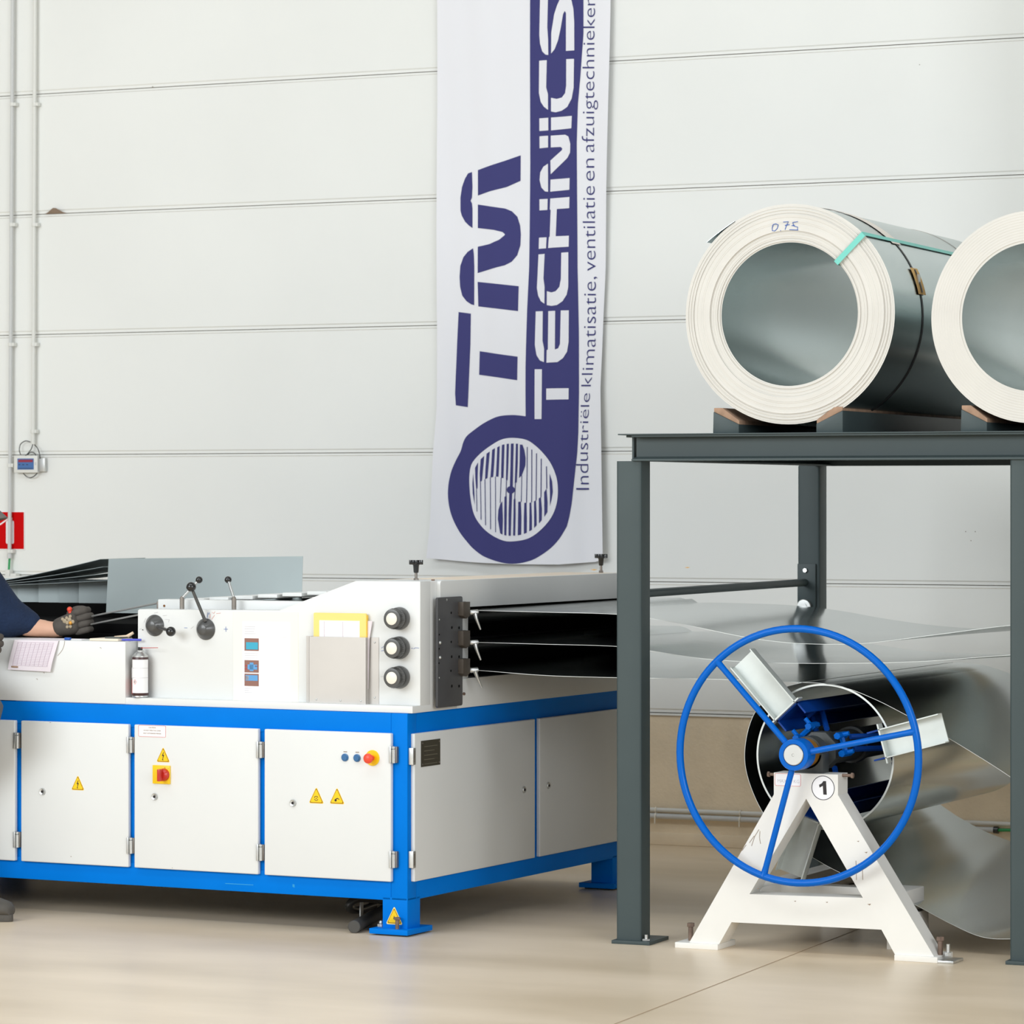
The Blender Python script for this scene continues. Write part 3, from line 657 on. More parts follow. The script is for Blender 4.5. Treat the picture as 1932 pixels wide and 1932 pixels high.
# side doors
XD = .014
sd = []
for y0, y1, hng, lk in ((.022, .878, True, (988, 1490)), (.914, DY - .05, False, (1034, 1482))):
    mb = MB(); mb.box(-.001, XD, y0, y1, .171, .645, 0, .004, 3); d = mb.build('side_door', 'white', tM); sd.append(d)
    if hng:
        for z in (.573, .243):
            mb = MB(); mb.box(.0, .018, .006, .024, z - .027, z + .027, 0, .002); mb.box(.0175, .0186, .011, .016, z - .019, z + .019, 1); mb.box(-.002, .012, .020, .034, z - .026, z + .026, 1); mb.build('hinge', ['steel', 'dull_steel'], d)
    q = M.on_x(lk[0], lk[1], XD); mb = MB(); mb.lathe([(.0, .004), (.006, .004), (.010, .0055), (.0115, .003), (.0115, 0)], (XD, q.y, q.z), (1, 0, 0), 20, 0); mb.lathe([(0, .006), (.0045, .006), (.0045, .0035)], (XD, q.y, q.z), (1, 0, 0), 10, 1); mb.build('lock', ['steel', 'ink'], d)
a = M.on_x(794, 1448, XD); b = M.on_x(830, 1393.5, XD)
mb = MB(); mb.box(XD - .001, XD + .0015, a.y, b.y, a.z + .001, b.z, 0)
for yy in (a.y + .008, b.y - .008):
    for zz in (a.z + .009, b.z - .008): mb.cyl((XD, yy, zz), (XD + .003, yy, zz), .003, 8, 1)
for k in range(5): mb.box(XD + .0012, XD + .0018, a.y + .02, b.y - .02 - .02 * (k % 2), b.z - .018 - k * .014, b.z - .021 - k * .014, 2)
mb.build('name_plate', [mat('dark_nameplate', (72, 68, 56), .5, .3), 'dull_steel', mat('nameplate_print', (98, 94, 80), .6)], sd[0])

# ---- upper works
XS = .016                      # right side plane
mb = MB(); mb.box(-1.52, XS, .005, .40, .7105, .734, 0, .003); mb.build('base_ledge', 'white', tM)
YP = .056
def pp(px, py): q = M.on_y(px, py, YP); return (q.x, q.z)
poly = [pp(260, 1321), pp(260, 1151.5), pp(263, 1149.3), pp(440, 1151), pp(527, 1151.5), pp(671, 1096), pp(791.5, 1097)]
xr = XS; poly[0] = (poly[0][0], .733); poly[-1] = (xr, poly[-1][1]); poly.append((xr, .733)); ZTOP = poly[-2][1]
mb = MB(); mb.prism(poly, 'y', YP, .125, 0, .002); mb.prism([(poly[4][0] - .02, .733), (poly[4][0] - .02, 1.0), (poly[5][0], ZTOP - .002), (XS, ZTOP - .002), (XS, .733)], 'y', .12, .385, 0, .002)
housing = mb.build('front_housing', 'white', tM)
# left control console
ct = M.on_y(236, 1211, 0).z; xc1 = M.on_y(236, 1300, 0).x
mb = MB(); mb.box(-2.72, xc1, .002, .16, .712, ct, 0, .004); console = mb.build('console_box', 'white', tM)
mb = MB()
for px, py, r in ((70, 1281, 2.4), (190, 1222, 2.5), (83, 1269, 1.6)):
    q = M.on_y(px, py, .002); mb.tube([(q.x - r * .0015, .0015, q.z), (q.x, .0015, q.z + .001), (q.x + r * .0012, .0015, q.z - .003)], .0006, 5)
q = [M.on_y(px, py, .0015) for px, py in ((122, 1209), (121, 1217), (117, 1227), (109, 1237))]; mb.tube(smooth_path(q, 4), .0007, 6)
mb.build('hair_scratch', 'scuff', console)
# rear bar and slats of the top
xb0 = M.on_y(298, 1140, .14).x; zb1 = M.on_y(298, 1130.5, .14).z
mb = MB(); mb.box(xb0, -.36, .14, .20, .9, zb1, 0, .003); bar = mb.build('top_bar', 'white', tM)
mb = MB(); q = M.on_y(310, 1143, .14); mb.cyl((q.x, .1385, q.z), (q.x, .142, q.z), .004, 12); mb.build('hole', 'warn_line', bar)
mb = MB(); mb.box(xb0 - .012, xb0, .15, .19, .95, zb1 - .008, 0, .001); mb.build('end_plate', 'dull_steel', bar)
zsl = zb1 + .002
for k in range(7):
    x0 = xb0 + .07 + k * .095; mb = MB()
    mb.box(x0, x0 + .075, .20, DY - .12, zsl - .012 + k * .006, zsl + k * .006, 0, .002)
    mb.build('top_slat', 'white', tM)
mb = MB(); mb.box(xb0 + .02, -.30, .2, DY - .1, .95, zsl - .02, 0); mb.build('roller_bed', 'void', tM)
# top cover and right side
zt = 1.133
mb = MB(); mb.box(-.30, XS, .385, DY, 1.05, ZTOP - .004, 0, .002); mb.build('top_cover', mat('dusty_cover_top', (238, 222, 202), .6, noise=.08, scale=6), tM)
prof_b = rrect(.165, DY, 1.041, ZTOP, .012, 4)
mb = MB(); mb.prism(prof_b, 'x', XS, .030, 0, .002); mb.build('side_beam', 'white', tM)
mb = MB(); mb.box(-.25, XS + .004, .31, DY, .711, .807, 0, .002); lowp = mb.build('lower_panel', 'white', tM)
mb = MB(); q = M.on_x(874, 1309, XS + .004); mb.cyl((XS + .003, q.y, q.z), (XS + .010, q.y, q.z), .005, 6); mb.build('bolt', 'rust', lowp)
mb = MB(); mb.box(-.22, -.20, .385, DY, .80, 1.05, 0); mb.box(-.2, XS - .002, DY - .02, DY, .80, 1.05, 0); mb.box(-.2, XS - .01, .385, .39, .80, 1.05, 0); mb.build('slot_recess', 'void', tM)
# pinch rollers inside the slots
for z in (1.062, .957, .955, .85):
    pass
for z in (1.005, .905):
    mb = MB(); mb.cyl((-.10, .4, z), (-.10, DY - .02, z), .028, 20); mb.build('roller', 'black', tM)
# blackened bracket plate
XB = .041
a = M.on_x(826, 1336, XB); b = M.on_x(873, 1125, XB)
mb = MB(); mb.prism(rrect(a.y, b.y, a.z, b.z, .008, 3), 'x', XB - .009, XB, 0, .0015); mb.box(XS, XB - .008, a.y + .03, b.y - .02, a.z + .03, 1.03, 0); br = mb.build('bracket_plate', 'bracket', tM)
def side(px, py, x=XB): return M.on_x(770 + px / 7.156, 1080 + py / 7.156, x)
for (px, py, r, m) in [(582, 545, .004, 1), (682, 548, .004, 1), (590, 745, .0048, 1), (688, 748, .0048, 1), (582, 938, .004, 1), (682, 942, .004, 1), (588, 1138, .0048, 1), (688, 1138, .0048, 1), (577, 1328, .004, 1), (682, 1332, .004, 1), (590, 1535, .0048, 1), (688, 1535, .0048, 1), (522, 372, .0045, 0), (422, 638, .003, 0), (420, 840, .003, 1), (418, 1030, .003, 1), (416, 1225, .003, 1), (420, 1422, .003, 0)]:
    q = side(px, py); mb = MB(); mb.lathe([(0, .0012), (r * .7, .0012), (r, .0004), (r, -.001)], (XB, q.y, q.z), (1, 0, 0), 14); mb.build('screw', ['steel', 'void'][m], br)
for py in (950, 1150):
    q = side(425, py); mb = MB(); mb.sphere((XB, q.y + .002, q.z), .0058, 0, 14); mb.build('shiny_screw', 'steel', br)
q = side(376, 1595, XS); mb = MB(); mb.cyl((XS - .002, q.y, q.z), (XS + .008, q.y, q.z), .0055, 6); mb.build('bolt', 'rust', br)
# clamps with levers
for (bx, by0, by1, hx, hy, tip) in ((808, 400, 620, 920, 545, (985, 772)), (805, 790, 1020, 918, 953, (987, 1183)), (800, 1170, 1400, 912, 1328, (1003, 1558))):
    q0 = side(745, by0, .06); q1 = side(838, by1, .06)
    yc0, yc1 = q0.y, q1.y; zt_, zb_ = q0.z, q1.z
    mb = MB(); mb.prism([(yc0, zt_), (yc1, zt_), (yc1, zb_ + .010), ((yc0 + yc1) / 2, zb_), (yc0, zb_ + .010)], 'x', XS - .03, .060, 0, .001)
    mb.box(XS - .03, .035, yc1, yc1 + .016, zb_ + .012, zt_, 1)
    cl = mb.build('clamp_block', [mat('clamp_bronze', (96, 88, 80), .45, .5) if 'clamp_bronze' not in MATS else MATS['clamp_bronze'], 'black'], tM)
    h0 = side(890, hy, .075); h1 = side(955, hy - 2, .075); tp = side(tip[0], tip[1], .085)
    mb = MB(); mb.lathe([(0, -.006), (.004, 0), (.0085, .006), (.0085, .03), (.005, .033), (0, .033)], (.05, h0.y + .012, h0.z), (.62, .75, .05), 16)
    pth = [Vector((.068, h0.y + .022, h0.z - .004)), Vector((.073, (h0.y * .55 + tp.y * .45) + .008, h0.z * .62 + tp.z * .38)), Vector((.082, tp.y + .002, tp.z))]
    mb.tube(smooth_path(pth, 6), [.0078 - .0004 * i for i in range(13)], 10); mb.build('clamp_lever', 'steel', cl)
# T knobs on top
for px, py in ((785, 1092), (1134, 1077)):
    q = M.on_x(px, py, -.13); z0 = ZTOP - .004; k = 1.08
    mb = MB(); mb.cyl((q.x, q.y, z0), (q.x, q.y, z0 + .008), .0085, 6, 0, .001); mb.cyl((q.x, q.y, z0), (q.x, q.y, z0 + .045), .0046, 12); kb = mb.build('clamp_screw', 'dull_steel', tM)
    mb = MB(); mb.lathe([(.0075, .026), (.0085, .03), (.010, .05), (.013, .054)], (q.x, q.y, z0), (0, 0, 1), 18)
    star = []
    for i in range(48):
        t = 2 * math.pi * i / 48; r = .0225 + .0035 * math.cos(6 * t); star.append((q.x + r * math.cos(t), q.y + r * math.sin(t)))
    mb.prism(star, 'z', z0 + .053, z0 + .068, 0, .003); mb.build('star_knob', 'plastic', kb)
for px, py in ((817, 1091.5),):
    q = M.on_x(px, py, -.03); mb = MB(); mb.cyl((q.x, q.y, ZTOP - .005), (q.x, q.y, ZTOP + .003), .006, 6); mb.build('bolt', 'rust', tM)
# three dials
for px, py in ((755, 1166.7), (755, 1222), (755, 1277.6)):
    q = M.on_y(px, py, YP); o = (q.x, YP, q.z)
    mb = MB(); mb.lathe([(0, 0), (.036, 0), (.037, -.003), (.036, -.016), (.033, -.022), (.0305, -.0225), (.0305, -.025), (.033, -.026), (.0325, -.050), (.030, -.055), (.022, -.056), (0, -.056)], o, (0, 1, 0), 36)
    dl = mb.build('dial', 'plastic_grey', tM)
    mb = MB(); mb.lathe([(.0195, -.0555), (.0195, -.058), (.012, -.0605), (0, -.061)], o, (0, 1, 0), 28); mb.build('dial_cap', 'ivory', dl)
    mb = MB()
    for i in range(36):
        t = 2 * math.pi * i / 36; mb.tube([(q.x + .0333 * math.cos(t), YP - .029, q.z + .0333 * math.sin(t)), (q.x + .0331 * math.cos(t), YP - .047, q.z + .0331 * math.sin(t))], .0008, 5)
    mb.build('knurl', 'plastic', dl)
# front levers
def front_lever(px, py, bx, by, out, foot):
    q = M.on_y(px, py, YP); o = Vector((q.x, YP, q.z)); b = M.on_y(bx, by, YP - out)
    mb = MB(); mb.lathe([(0, 0), (.036, 0), (.036, -.003), (.0335, -.006), (.019, -.026), (.016, -.028), (0, -.028)], o, (0, 1, 0), 32); bs = mb.build('lever_boss', 'plastic_grey', tM)
    f0 = M.on_y(foot[0], foot[1], YP - .018)
    mb = MB(); mb.tube([f0, f0 + (b - f0) * .5, b], [.0058, .0056, .005], 14); mb.build('lever_arm', 'plastic_grey', bs)
    mb = MB(); mb.sphere(b, .0165, 0, 24); mb.build('ball_knob', 'plastic', bs)
front_lever(292.3, 1180, 322.4, 1191.5, .055, (297, 1182))
front_lever(388.5, 1187, 360.7, 1107.3, .055, (387.5, 1172))
# levers standing on the housing
for bx, by, tx, ty, kx, ky in ((343.5, 1148, 343.5, 1128.5, 375.7, 1094), (441.5, 1150, 440.5, 1129, 430.4, 1093.8)):
    y = .105; b0 = M.on_y(bx, by, y); b1 = M.on_y(tx, ty, y); k = M.on_y(kx, ky, y + .03)
    mb = MB(); mb.cyl((b0.x, y, b0.z - .006), (b0.x, y, b1.z), .0078, 16, 0, .001); mb.sphere((b0.x, y, b1.z), .0068, 0, 12); ps = mb.build('lever_post', 'dull_steel', tM)
    mb = MB(); mb.tube([(b0.x, y, b1.z), k], .0048, 12); mb.build('lever_arm', 'steel', ps)
    mb = MB(); mb.sphere(k, .012, 0, 20); mb.build('ball_knob', 'plastic', ps)
# handwriting and marks on the housing
def pen(mb, pts, wd, m, conv=None):
    for st in pts:
        q = [M.on_y(px, py, YP - .0006) for px, py in st]; mb.tube([(p.x, YP - .0006, p.z) for p in q], wd, 5, m)
mb = MB(); h1 = lambda p: [(240 + x / 7.43, 1080 + y / 7.43) for x, y in p]
pen(mb, [h1([(1132, 560), (1120, 636)]), h1([(1135, 580), (1150, 585), (1152, 560)]), h1([(800, 776), (842, 778)]), h1([(1355, 795), (1410, 795)]), h1([(1382, 760), (1384, 830)])], .0007, 0)
pen(mb, [h1([(1225, 600), (1182, 660)]), h1([(1165, 580), (1160, 640)]), h1([(1190, 560), (1215, 575), (1230, 548)]), h1([(1250, 575), (1310, 570)])], .0006, 1)
pen(mb, [h1([(210, 803), (225, 806)])], .0014, 2)
pen(mb, [h1([(235, 700), (262, 640)]), h1([(375, 570), (430, 556)]), h1([(500, 605), (555, 600)]), h1([(890, 790), (930, 755)]), h1([(530, 655), (590, 660), (580, 700)]), h1([(170, 800), (200, 785)])], .0005, 3)
h2 = lambda p: [(560 + x / 6.9, 1080 + y / 6.9) for x, y in p]
pen(mb, [h2([(1100, 985), (1138, 960), (1135, 1010)]), h2([(1098, 1022), (1150, 1012)]), h2([(1490, 990), (1510, 985)]), h2([(1520, 995), (1545, 980), (1590, 985)])], .0006, 0)
pen(mb, [h2([(1092, 1356), (1145, 1354)])], .0006, 3)
mb.build('handwritten_mark', ['marker', 'marker_red', 'ink', 'text_grey'], housing)
# instruction sheet
a = pp(440.5, 1323); b = pp(563, 1154)
mb = MB(); mb.box(a[0], b[0], YP - .0012, YP, a[1], b[1] - .002, 0); ins = mb.build('instruction_sleeve', 'plastic_sleeve', tM)
a = pp(458, 1322); b = pp(548, 1174)
mb = MB(); mb.box(a[0], b[0], YP - .0018, YP - .001, a[1], b[1], 0)
for y0, x1 in ((1177, 530), (1181.5, 482), (1186, 482), (1190.5, 480), (1195, 483), (1201, 542), (1232, 488), (1236, 488), (1241, 497), (1298, 476), (1302, 470), (1306, 476)):
    p0 = pp(462, y0); p1 = pp(x1, y0 + 1.3); mb.box(p0[0], p1[0], YP - .0023, YP - .0017, p1[1], p0[1], 1)
for (y0, y1, c0, sub) in ((1204.5, 1227.5, 2, [(465, 1212, 487.5, 1225, 3)]), (1246, 1268.5, 2, [(468, 1254, 486, 1263, 4), (472, 1250, 479, 1266, 4), (463, 1255, 468, 1257, 5), (463, 1261, 468, 1263, 5), (482, 1256, 487, 1258, 5)]), (1271.5, 1294, 2, [(464, 1274, 487, 1284, 4), (464, 1275, 470, 1283, 1)])):
    p0 = pp(462, y1); p1 = pp(488.8, y0); mb.box(p0[0], p1[0], YP - .0024, YP - .0017, p0[1], p1[1], c0)
    for (sx0, sy0, sx1, sy1, cm) in sub: p0 = pp(sx0, sy1); p1 = pp(sx1, sy0); mb.box(p0[0], p1[0], YP - .0030, YP - .0023, p0[1], p1[1], cm)
mb.build('instruction_page', ['paper', 'text_grey', 'pic_brown', 'pic_cyan', 'pic_blue', 'pic_red'], ins)
# document pocket
a = pp(578.5, 1325); b = pp(715, 1202.5)
mb = MB(); mb.box(a[0], b[0], YP - .002, YP, a[1] - .0015, b[1], 0)
c0 = pp(589.5, 1325); c1 = pp(697, 1202.5)
yf = YP - .022
mb.box(c0[0], c1[0], yf, yf + .0015, a[1] - .001, b[1] - .0005, 0); mb.box(c1[0] - .0015, c1[0], yf, YP - .001, a[1] - .001, b[1] - .0005, 0); mb.box(c0[0], c0[0] + .0015, yf, YP - .001, a[1] - .001, b[1] - .0005, 0); mb.box(c0[0], c1[0], yf, YP - .001, a[1] - .001, a[1], 0)
pk = mb.build('document_pocket', 'pocket', tM)
for px, py, yy in ((585.8, 1208.5, YP - .002), (707, 1212, YP - .002), (585, 1313, YP - .002), (707, 1316, YP - .002), (597, 1319.5, yf), (642.5, 1321.5, yf), (681, 1322.5, yf)):
    q = M.on_y(px, py, yy); mb = MB(); mb.lathe([(0, -.0022), (.0022, -.0018), (.0034, 0)], (q.x, yy, q.z), (0, 1, 0), 12); mb.build('rivet', 'steel', pk)
# folder in the pocket
yy = yf + .006
f = M.at(0, yy, .86)
def pf(px, py): q = M.on_y(px, py, yy); return (q.x, q.z - .86)
tF = thing('document_folder', 'yellow folder with a white form standing in the steel pocket', 'folder', f)
a = pf(592, 1300); b = pf(691, 1157.5)
mb = MB(); mb.prism(rrect(a[0], b[0], a[1], b[1], .004, 3), 'y', -.001, .006); mb.box(b[0] - .001, b[0] + .0015, 0, .011, a[1], b[1] - .006, 1); mb.build('cover', ['folder', 'folder_edge'], tF)
a = pf(603, 1300); b = pf(679, 1171.5); mb = MB(); mb.box(a[0], b[0], -.002, -.0008, a[1], b[1], 0)
for px in (612.5, 647.5): q = pf(px, 1180); mb.box(q[0] - .0008, q[0] + .0008, -.0026, -.0018, a[1], b[1] - .003, 1)
mb.build('form_page', ['paper', 'form_line'], tF)
mb = MB(); mb.prism([pf(650, 1300), pf(693, 1300), pf(695, 1206), pf(700.5, 1172), pf(650, 1169)], 'y', .0065, .008); mb.build('loose_page', 'paper_lilac', tF)
# outfeed bed behind the console, guide rods
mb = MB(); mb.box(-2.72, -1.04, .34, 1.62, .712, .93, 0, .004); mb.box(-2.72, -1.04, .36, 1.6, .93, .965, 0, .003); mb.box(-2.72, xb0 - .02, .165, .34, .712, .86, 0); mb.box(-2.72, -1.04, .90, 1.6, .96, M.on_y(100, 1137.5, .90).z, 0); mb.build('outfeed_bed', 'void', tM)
for p, q, y0, y1 in (((172, 1163), (297, 1138), .24, .17), ((172, 1178), (262, 1160), .22, .135)):
    a = M.on_y(p[0], p[1], y0); b = M.on_y(q[0], q[1], y1); mb = MB(); mb.tube([a, b], .0032, 10); mb.build('guide_rod', 'steel', tM)

# ---- things lying on the machine
q = M.on_y(264, 1313.5, .024); f = M.at(q.x, .026, .734)
tC = thing('spray_can', 'spray can with a white label and a thin straw on the machine ledge', 'spray can', f)
r = .0275
mb = MB(); mb.lathe([(0, 0), (r - .002, 0), (r, .003), (r - .001, .006), (r - .0005, .0075)], (0, 0, 0), (0, 0, 1), 28); mb.build('base_rim', 'steel', tC)
mb = MB(); mb.lathe([(r - .001, .0065), (r, .008), (r, .132), (r - .001, .135)], (0, 0, 0), (0, 0, 1), 36); bd = mb.build('body', mat('can_dark', (70, 44, 44), .35), tC)
def canpt(t, z, rr): return (rr * math.sin(t), -rr * math.cos(t), z)
def wrap(mb, t0, t1, z0, z1, rr, m, n=16): mb.sheet([[canpt(t0 + (t1 - t0) * i / n, z0 + (z1 - z0) * j, rr) for j in (0, 1)] for i in range(n + 1)], .0004, m)
mb = MB(); wrap(mb, -.62, 1.75, .016, .127, r + .0005, 0); wrap(mb, -1.6, -.66, .012, .06, r + .0004, 1); wrap(mb, -1.2, -.70, .065, .10, r + .0004, 0)
for zz in (.066, .098): wrap(mb, -.55, 1.7, zz, zz + .0012, r + .0009, 2)
c = (-.02, .05); 
for t0, z0, t1, z1 in ((-.22, .052, .02, .045), (.02, .045, .24, .052)): pass
rh = [(-.30, .053), (-.08, .061), (.14, .053), (-.08, .045)]
for i in range(4):
    a_, b_ = rh[i], rh[(i + 1) % 4]; mb.tube([canpt(a_[0], a_[1], r + .0012), canpt(b_[0], b_[1], r + .0012)], .0005, 5, 3)
mb.tube([canpt(-.08, .050, r + .0012), canpt(-.08, .056, r + .0012)], .001, 5, 4)
mb.build('label', ['paper', 'red', 'text_grey', 'sign_line', 'ink'], bd)
mb = MB(); mb.lathe([(r - .001, .134), (r - .001, .139), (r - .004, .142), (.016, .150), (.011, .153), (.011, .157), (.009, .158)], (0, 0, 0), (0, 0, 1), 30); mb.build('shoulder', 'steel', tC)
mb = MB(); mb.lathe([(.008, .157), (.0082, .160), (.0075, .168), (0, .168)], (0, 0, 0), (0, 0, 1), 16); nz = mb.build('nozzle', 'plastic', tC)
mb = MB(); mb.tube([(.006, -.004, .1655), (.074, -.006, .1675)], .0011, 6); mb.build('straw', 'red', nz)
# printed form hanging over the console edge
ytop = ct + .0012
f = M.at(0, 0, 0)
def pc(px, py, y=-.004): q = M.on_y(px, py, y); return (q.x, q.z)
a = pc(17, 1263); b = pc(97, 1267.5); c = pc(110, 1206); d = pc(27, 1206)
zt0 = ct + .0015; o = Vector(((a[0] + b[0]) / 2, 0, ct)); ff = M.at(o.x, 0, ct)
G = []
for i in range(11):
    u = i / 10; col = []
    xb_ = a[0] + (b[0] - a[0]) * u; xt_ = d[0] + (c[0] - d[0]) * u; zb_ = a[1] + (b[1] - a[1]) * u
    for j in range(16):
        v = j / 15
        if v < .6: s_ = v / .6; col.append((xb_ + (xt_ - xb_) * s_ - o.x, -.004 - .006 * math.sin(math.pi * s_) * (1 - s_) - .006 * (1 - s_), zb_ + (zt0 - .004 - zb_) * s_ - ct))
        else: s_ = (v - .6) / .4; col.append((xt_ + .03 * s_ - o.x, -.003 + .125 * s_, .0012 - .003 * (1 - min(1, s_ * 5))))
    G.append(col)
tP = thing('paper_form', 'white printed form hanging over the front edge of the console', 'paper', ff)
mb = MB(); mb.sheet(G, .0006); mb.build('sheet', 'paper_lilac', tP)
def gi(u, v):
    i = min(9.999, u * 10); j = min(14.999, v * 15); i0, j0 = int(i), int(j); fu, fv = i - i0, j - j0
    A = Vector(G[i0][j0]).lerp(Vector(G[i0 + 1][j0]), fu); B = Vector(G[i0][j0 + 1]).lerp(Vector(G[i0 + 1][j0 + 1]), fu); return A.lerp(B, fv) + Vector((0, -.0012, 0))
mb = MB()
for k in range(15): v = .10 + k * .033; mb.tube([gi(.09 + .83 * q / 6, v) for q in range(7)], .0006, 4, 0)
for k in range(9): u = .1 + k * .1; mb.tube([gi(u, .1 + .46 * q / 6) for q in range(7)], .0005, 4, 0)
for u in (.08, .13, .18): mb.tube([gi(u, .065), gi(u + .05, .065)], .003, 5, 1)
mb.build('printed_table', ['form_line', 'pad'], tP)
# blue pen, flat tools and lighter on the console top
zc = ct + .0005
def ctop(px, y): q = M.on_y(px, 1205, y); return q.x
f = M.at(ctop(128, .03), .03, zc); mb = MB(); mb.box(-.011, .011, -.006, .006, 0, .0085, 0, .002); tag(mb.build('blue_marker_cap', mat('blue_clip', (30, 86, 170), .4), None, f), 'small blue clip lying on the white console top', 'clip')
f = M.at(ctop(146, .05), .05, zc); mb = MB(); mb.prism([(-.03, -.02), (.028, -.016), (.02, .02), (-.03, .03)], 'z', 0, .002); tag(mb.build('paper_scrap', 'paper', None, f), 'white scrap of paper on the console beside the blue clip', 'paper')
f = M.at(ctop(212, .06), .06, zc); tN = thing('note_pad', 'cream note pad with a dark cover lying on the console end', 'note pad', f)
mb = MB(); mb.box(-.062, .052, -.045, .045, 0, .008, 0, .002); mb.build('pages', mat('cream_pad', (240, 226, 206), .7), tN)
mb = MB(); mb.prism([(-.01, -.03), (.05, -.03), (.045, .05), (-.005, .05)], 'z', .008, .013); mb.build('cover', mat('pad_cover', (92, 96, 92), .6), tN)
f = M.at(ctop(245, .03), .03, zc + .001); mb = MB(); mb.lathe([(0, -.03), (.003, -.028), (.004, -.01), (.004, .04), (0, .04)], (0, 0, .0042), (1, .25, 0), 12); tag(mb.build('blue_pen', mat('pen_blue', (72, 78, 196), .3), None, f), 'blue pen at the right end of the console top', 'pen')
f = M.at(ctop(245, .09), .085, zc + .0005); mb = MB(); mb.box(-.045, .02, -.008, .008, .013, .019, 0, .003); 
mb = MB(); mb.tube([(-.05, -.01, .0085), (-.01, 0, .012), (.012, .008, .026)], [.006, .0065, .005], 10); tag(mb.build('wooden_stick', mat('pale_wood', (240, 214, 184), .7), None, f), 'short pale wooden stick leaning on the note pad', 'stick')

# ---- sheet metal panels stacked on the outfeed bed
YS = .78
def ps(px, py, y=YS): q = M.on_y(px, py, y); return (q.x, q.z)
f = M.at(-1.35, YS, .966); ox, oz = -1.35, .966
def P2(px, py, y=YS): q = ps(px, py, y); return (q[0] - ox, q[1] - oz)
tl = P2(190.5, 1055); tr = P2(558, 1050); br_ = P2(568, 1114); bl = P2(206, 1156)
tS = thing('duct_panel', 'large dull grey bent metal panel leaning upright behind the machine housing', 'metal panel', f)
mb = MB()
zb0 = max(bl[1], .003); brx = br_[0] + (br_[0] - tr[0]) * .6
G = [[((bl[0] + (brx - bl[0]) * u) * (1 - v) + (tl[0] + (tr[0] - tl[0]) * u) * v, -.02 * (1 - v) + .05 * v + .008 * math.sin(math.pi * u) + (.05 if False else 0), zb0 * (1 - v) + (tl[1] + (tr[1] - tl[1]) * u) * v) for v in [k / 8 for k in range(9)]] for u in [k / 16 for k in range(17)]]
mb.sheet(G, .0012); mb.build('front_face', 'galv_flat', tS)
mb = MB(); xL = P2(-40, 1096)[0]
G = []
zw0 = P2(0, 1137, YS + .16)[1]; fx = [P2(px, 1100, YS + .16)[0] for px in (-40, -4, 33.5, 73, 112, 149, 206)]
for k in range(6):
    for e in (0.001, .5, .999):
        x = fx[k] + (fx[k + 1] - fx[k]) * e; G.append([(x, .16 + (.030 * e if k % 2 == 0 else .012 * e), zw0 + (P2(0, 1091, YS + .16)[1] - zw0) * v) for v in [q_ / 5 for q_ in range(6)]])
mb.sheet(G, .0012); mb.build('side_wing', 'galv_flat', tS, None, 12)
for k, (yl, yr, lab) in enumerate(((1097, 1055, 'topmost of the thin grey sheets fanned out left of the grey panel'), (1097.5, 1067.5, 'second sheet from the top of the fan left of the grey panel'), (1098, 1078, 'third sheet from the top of the fan left of the grey panel'), (1098.5, 1089, 'lowest of the thin grey sheets fanned out left of the grey panel'))):
    a = P2(20, yl, YS + .05); b = P2(192 + k * 2.6, yr, YS + .05); f2 = M.at(ox + (a[0] + b[0]) / 2, YS + .04, oz + a[1] - .004 * k)
    mx = (a[0] + b[0]) / 2; n = 12; x0 = a[0] - .25
    G = [[((x0 + (b[0] - x0) * i / n) - mx, .30 * j / 3 + .01 * k, (b[1] - a[1]) * max(0, (i / n - .3) / .7) ** 1.15) for j in range(4)] for i in range(n + 1)]
    mb = MB(); mb.sheet(G, .0015); tag(mb.build('fanned_sheet', 'galv_flat', None, f2), lab, 'metal sheet', 'thin sheets fanned on the outfeed bed')

# ================================================================== the steel table
tT = thing('steel_table', 'dark grey welded steel table carrying the metal coils', 'table', T)
TW, TD = 2.62, 2.05            # length, depth
ps_ = .084
pz = T.on_y(1180, 870, .02).z; ztop = .5 * (T.on_y(1500, 819, .0).z + T.on_y(1300, 819.5, .0).z)
p0x = T.on_y(1162.5, 1500, .02).x
def post(x0, y0, name='post', plate=True):
    mb = MB(); mb.prism([(a + x0, b + y0) for a, b in rrect(0, ps_, 0, ps_, .008, 4)], 'z', .010, pz); o = mb.build(name, 'grey', tT)
    mb = MB(); mb.box(x0 - .008, x0 + ps_ + .036, y0 - .02, y0 + ps_ + .065, 0, .011, 0, .001); mb.build('base_plate', 'grey', o)
    mb = MB(); bx, by = x0 + ps_ + .014, y0 + ps_ * .1
    mb.cyl((bx, by, .011), (bx, by, .017), .013, 6, 0, .001); mb.cyl((bx, by, .011), (bx, by, .030), .0055, 10); mb.build('anchor_bolt', 'steel', o)
    return o
xr_ = T.on_y(1905, 1500, .02).x
post(p0x, .02)
post(xr_, .02)
rp = T.on_y(1505, 1000, TD - .18)
rearp = post(rp.x, TD - .18)
post(rp.x + (xr_ - p0x), TD - .18)
post(p0x + 2 * (xr_ - p0x) - .1, .02); post(p0x + 2 * (xr_ - p0x) - .1, TD - .18)
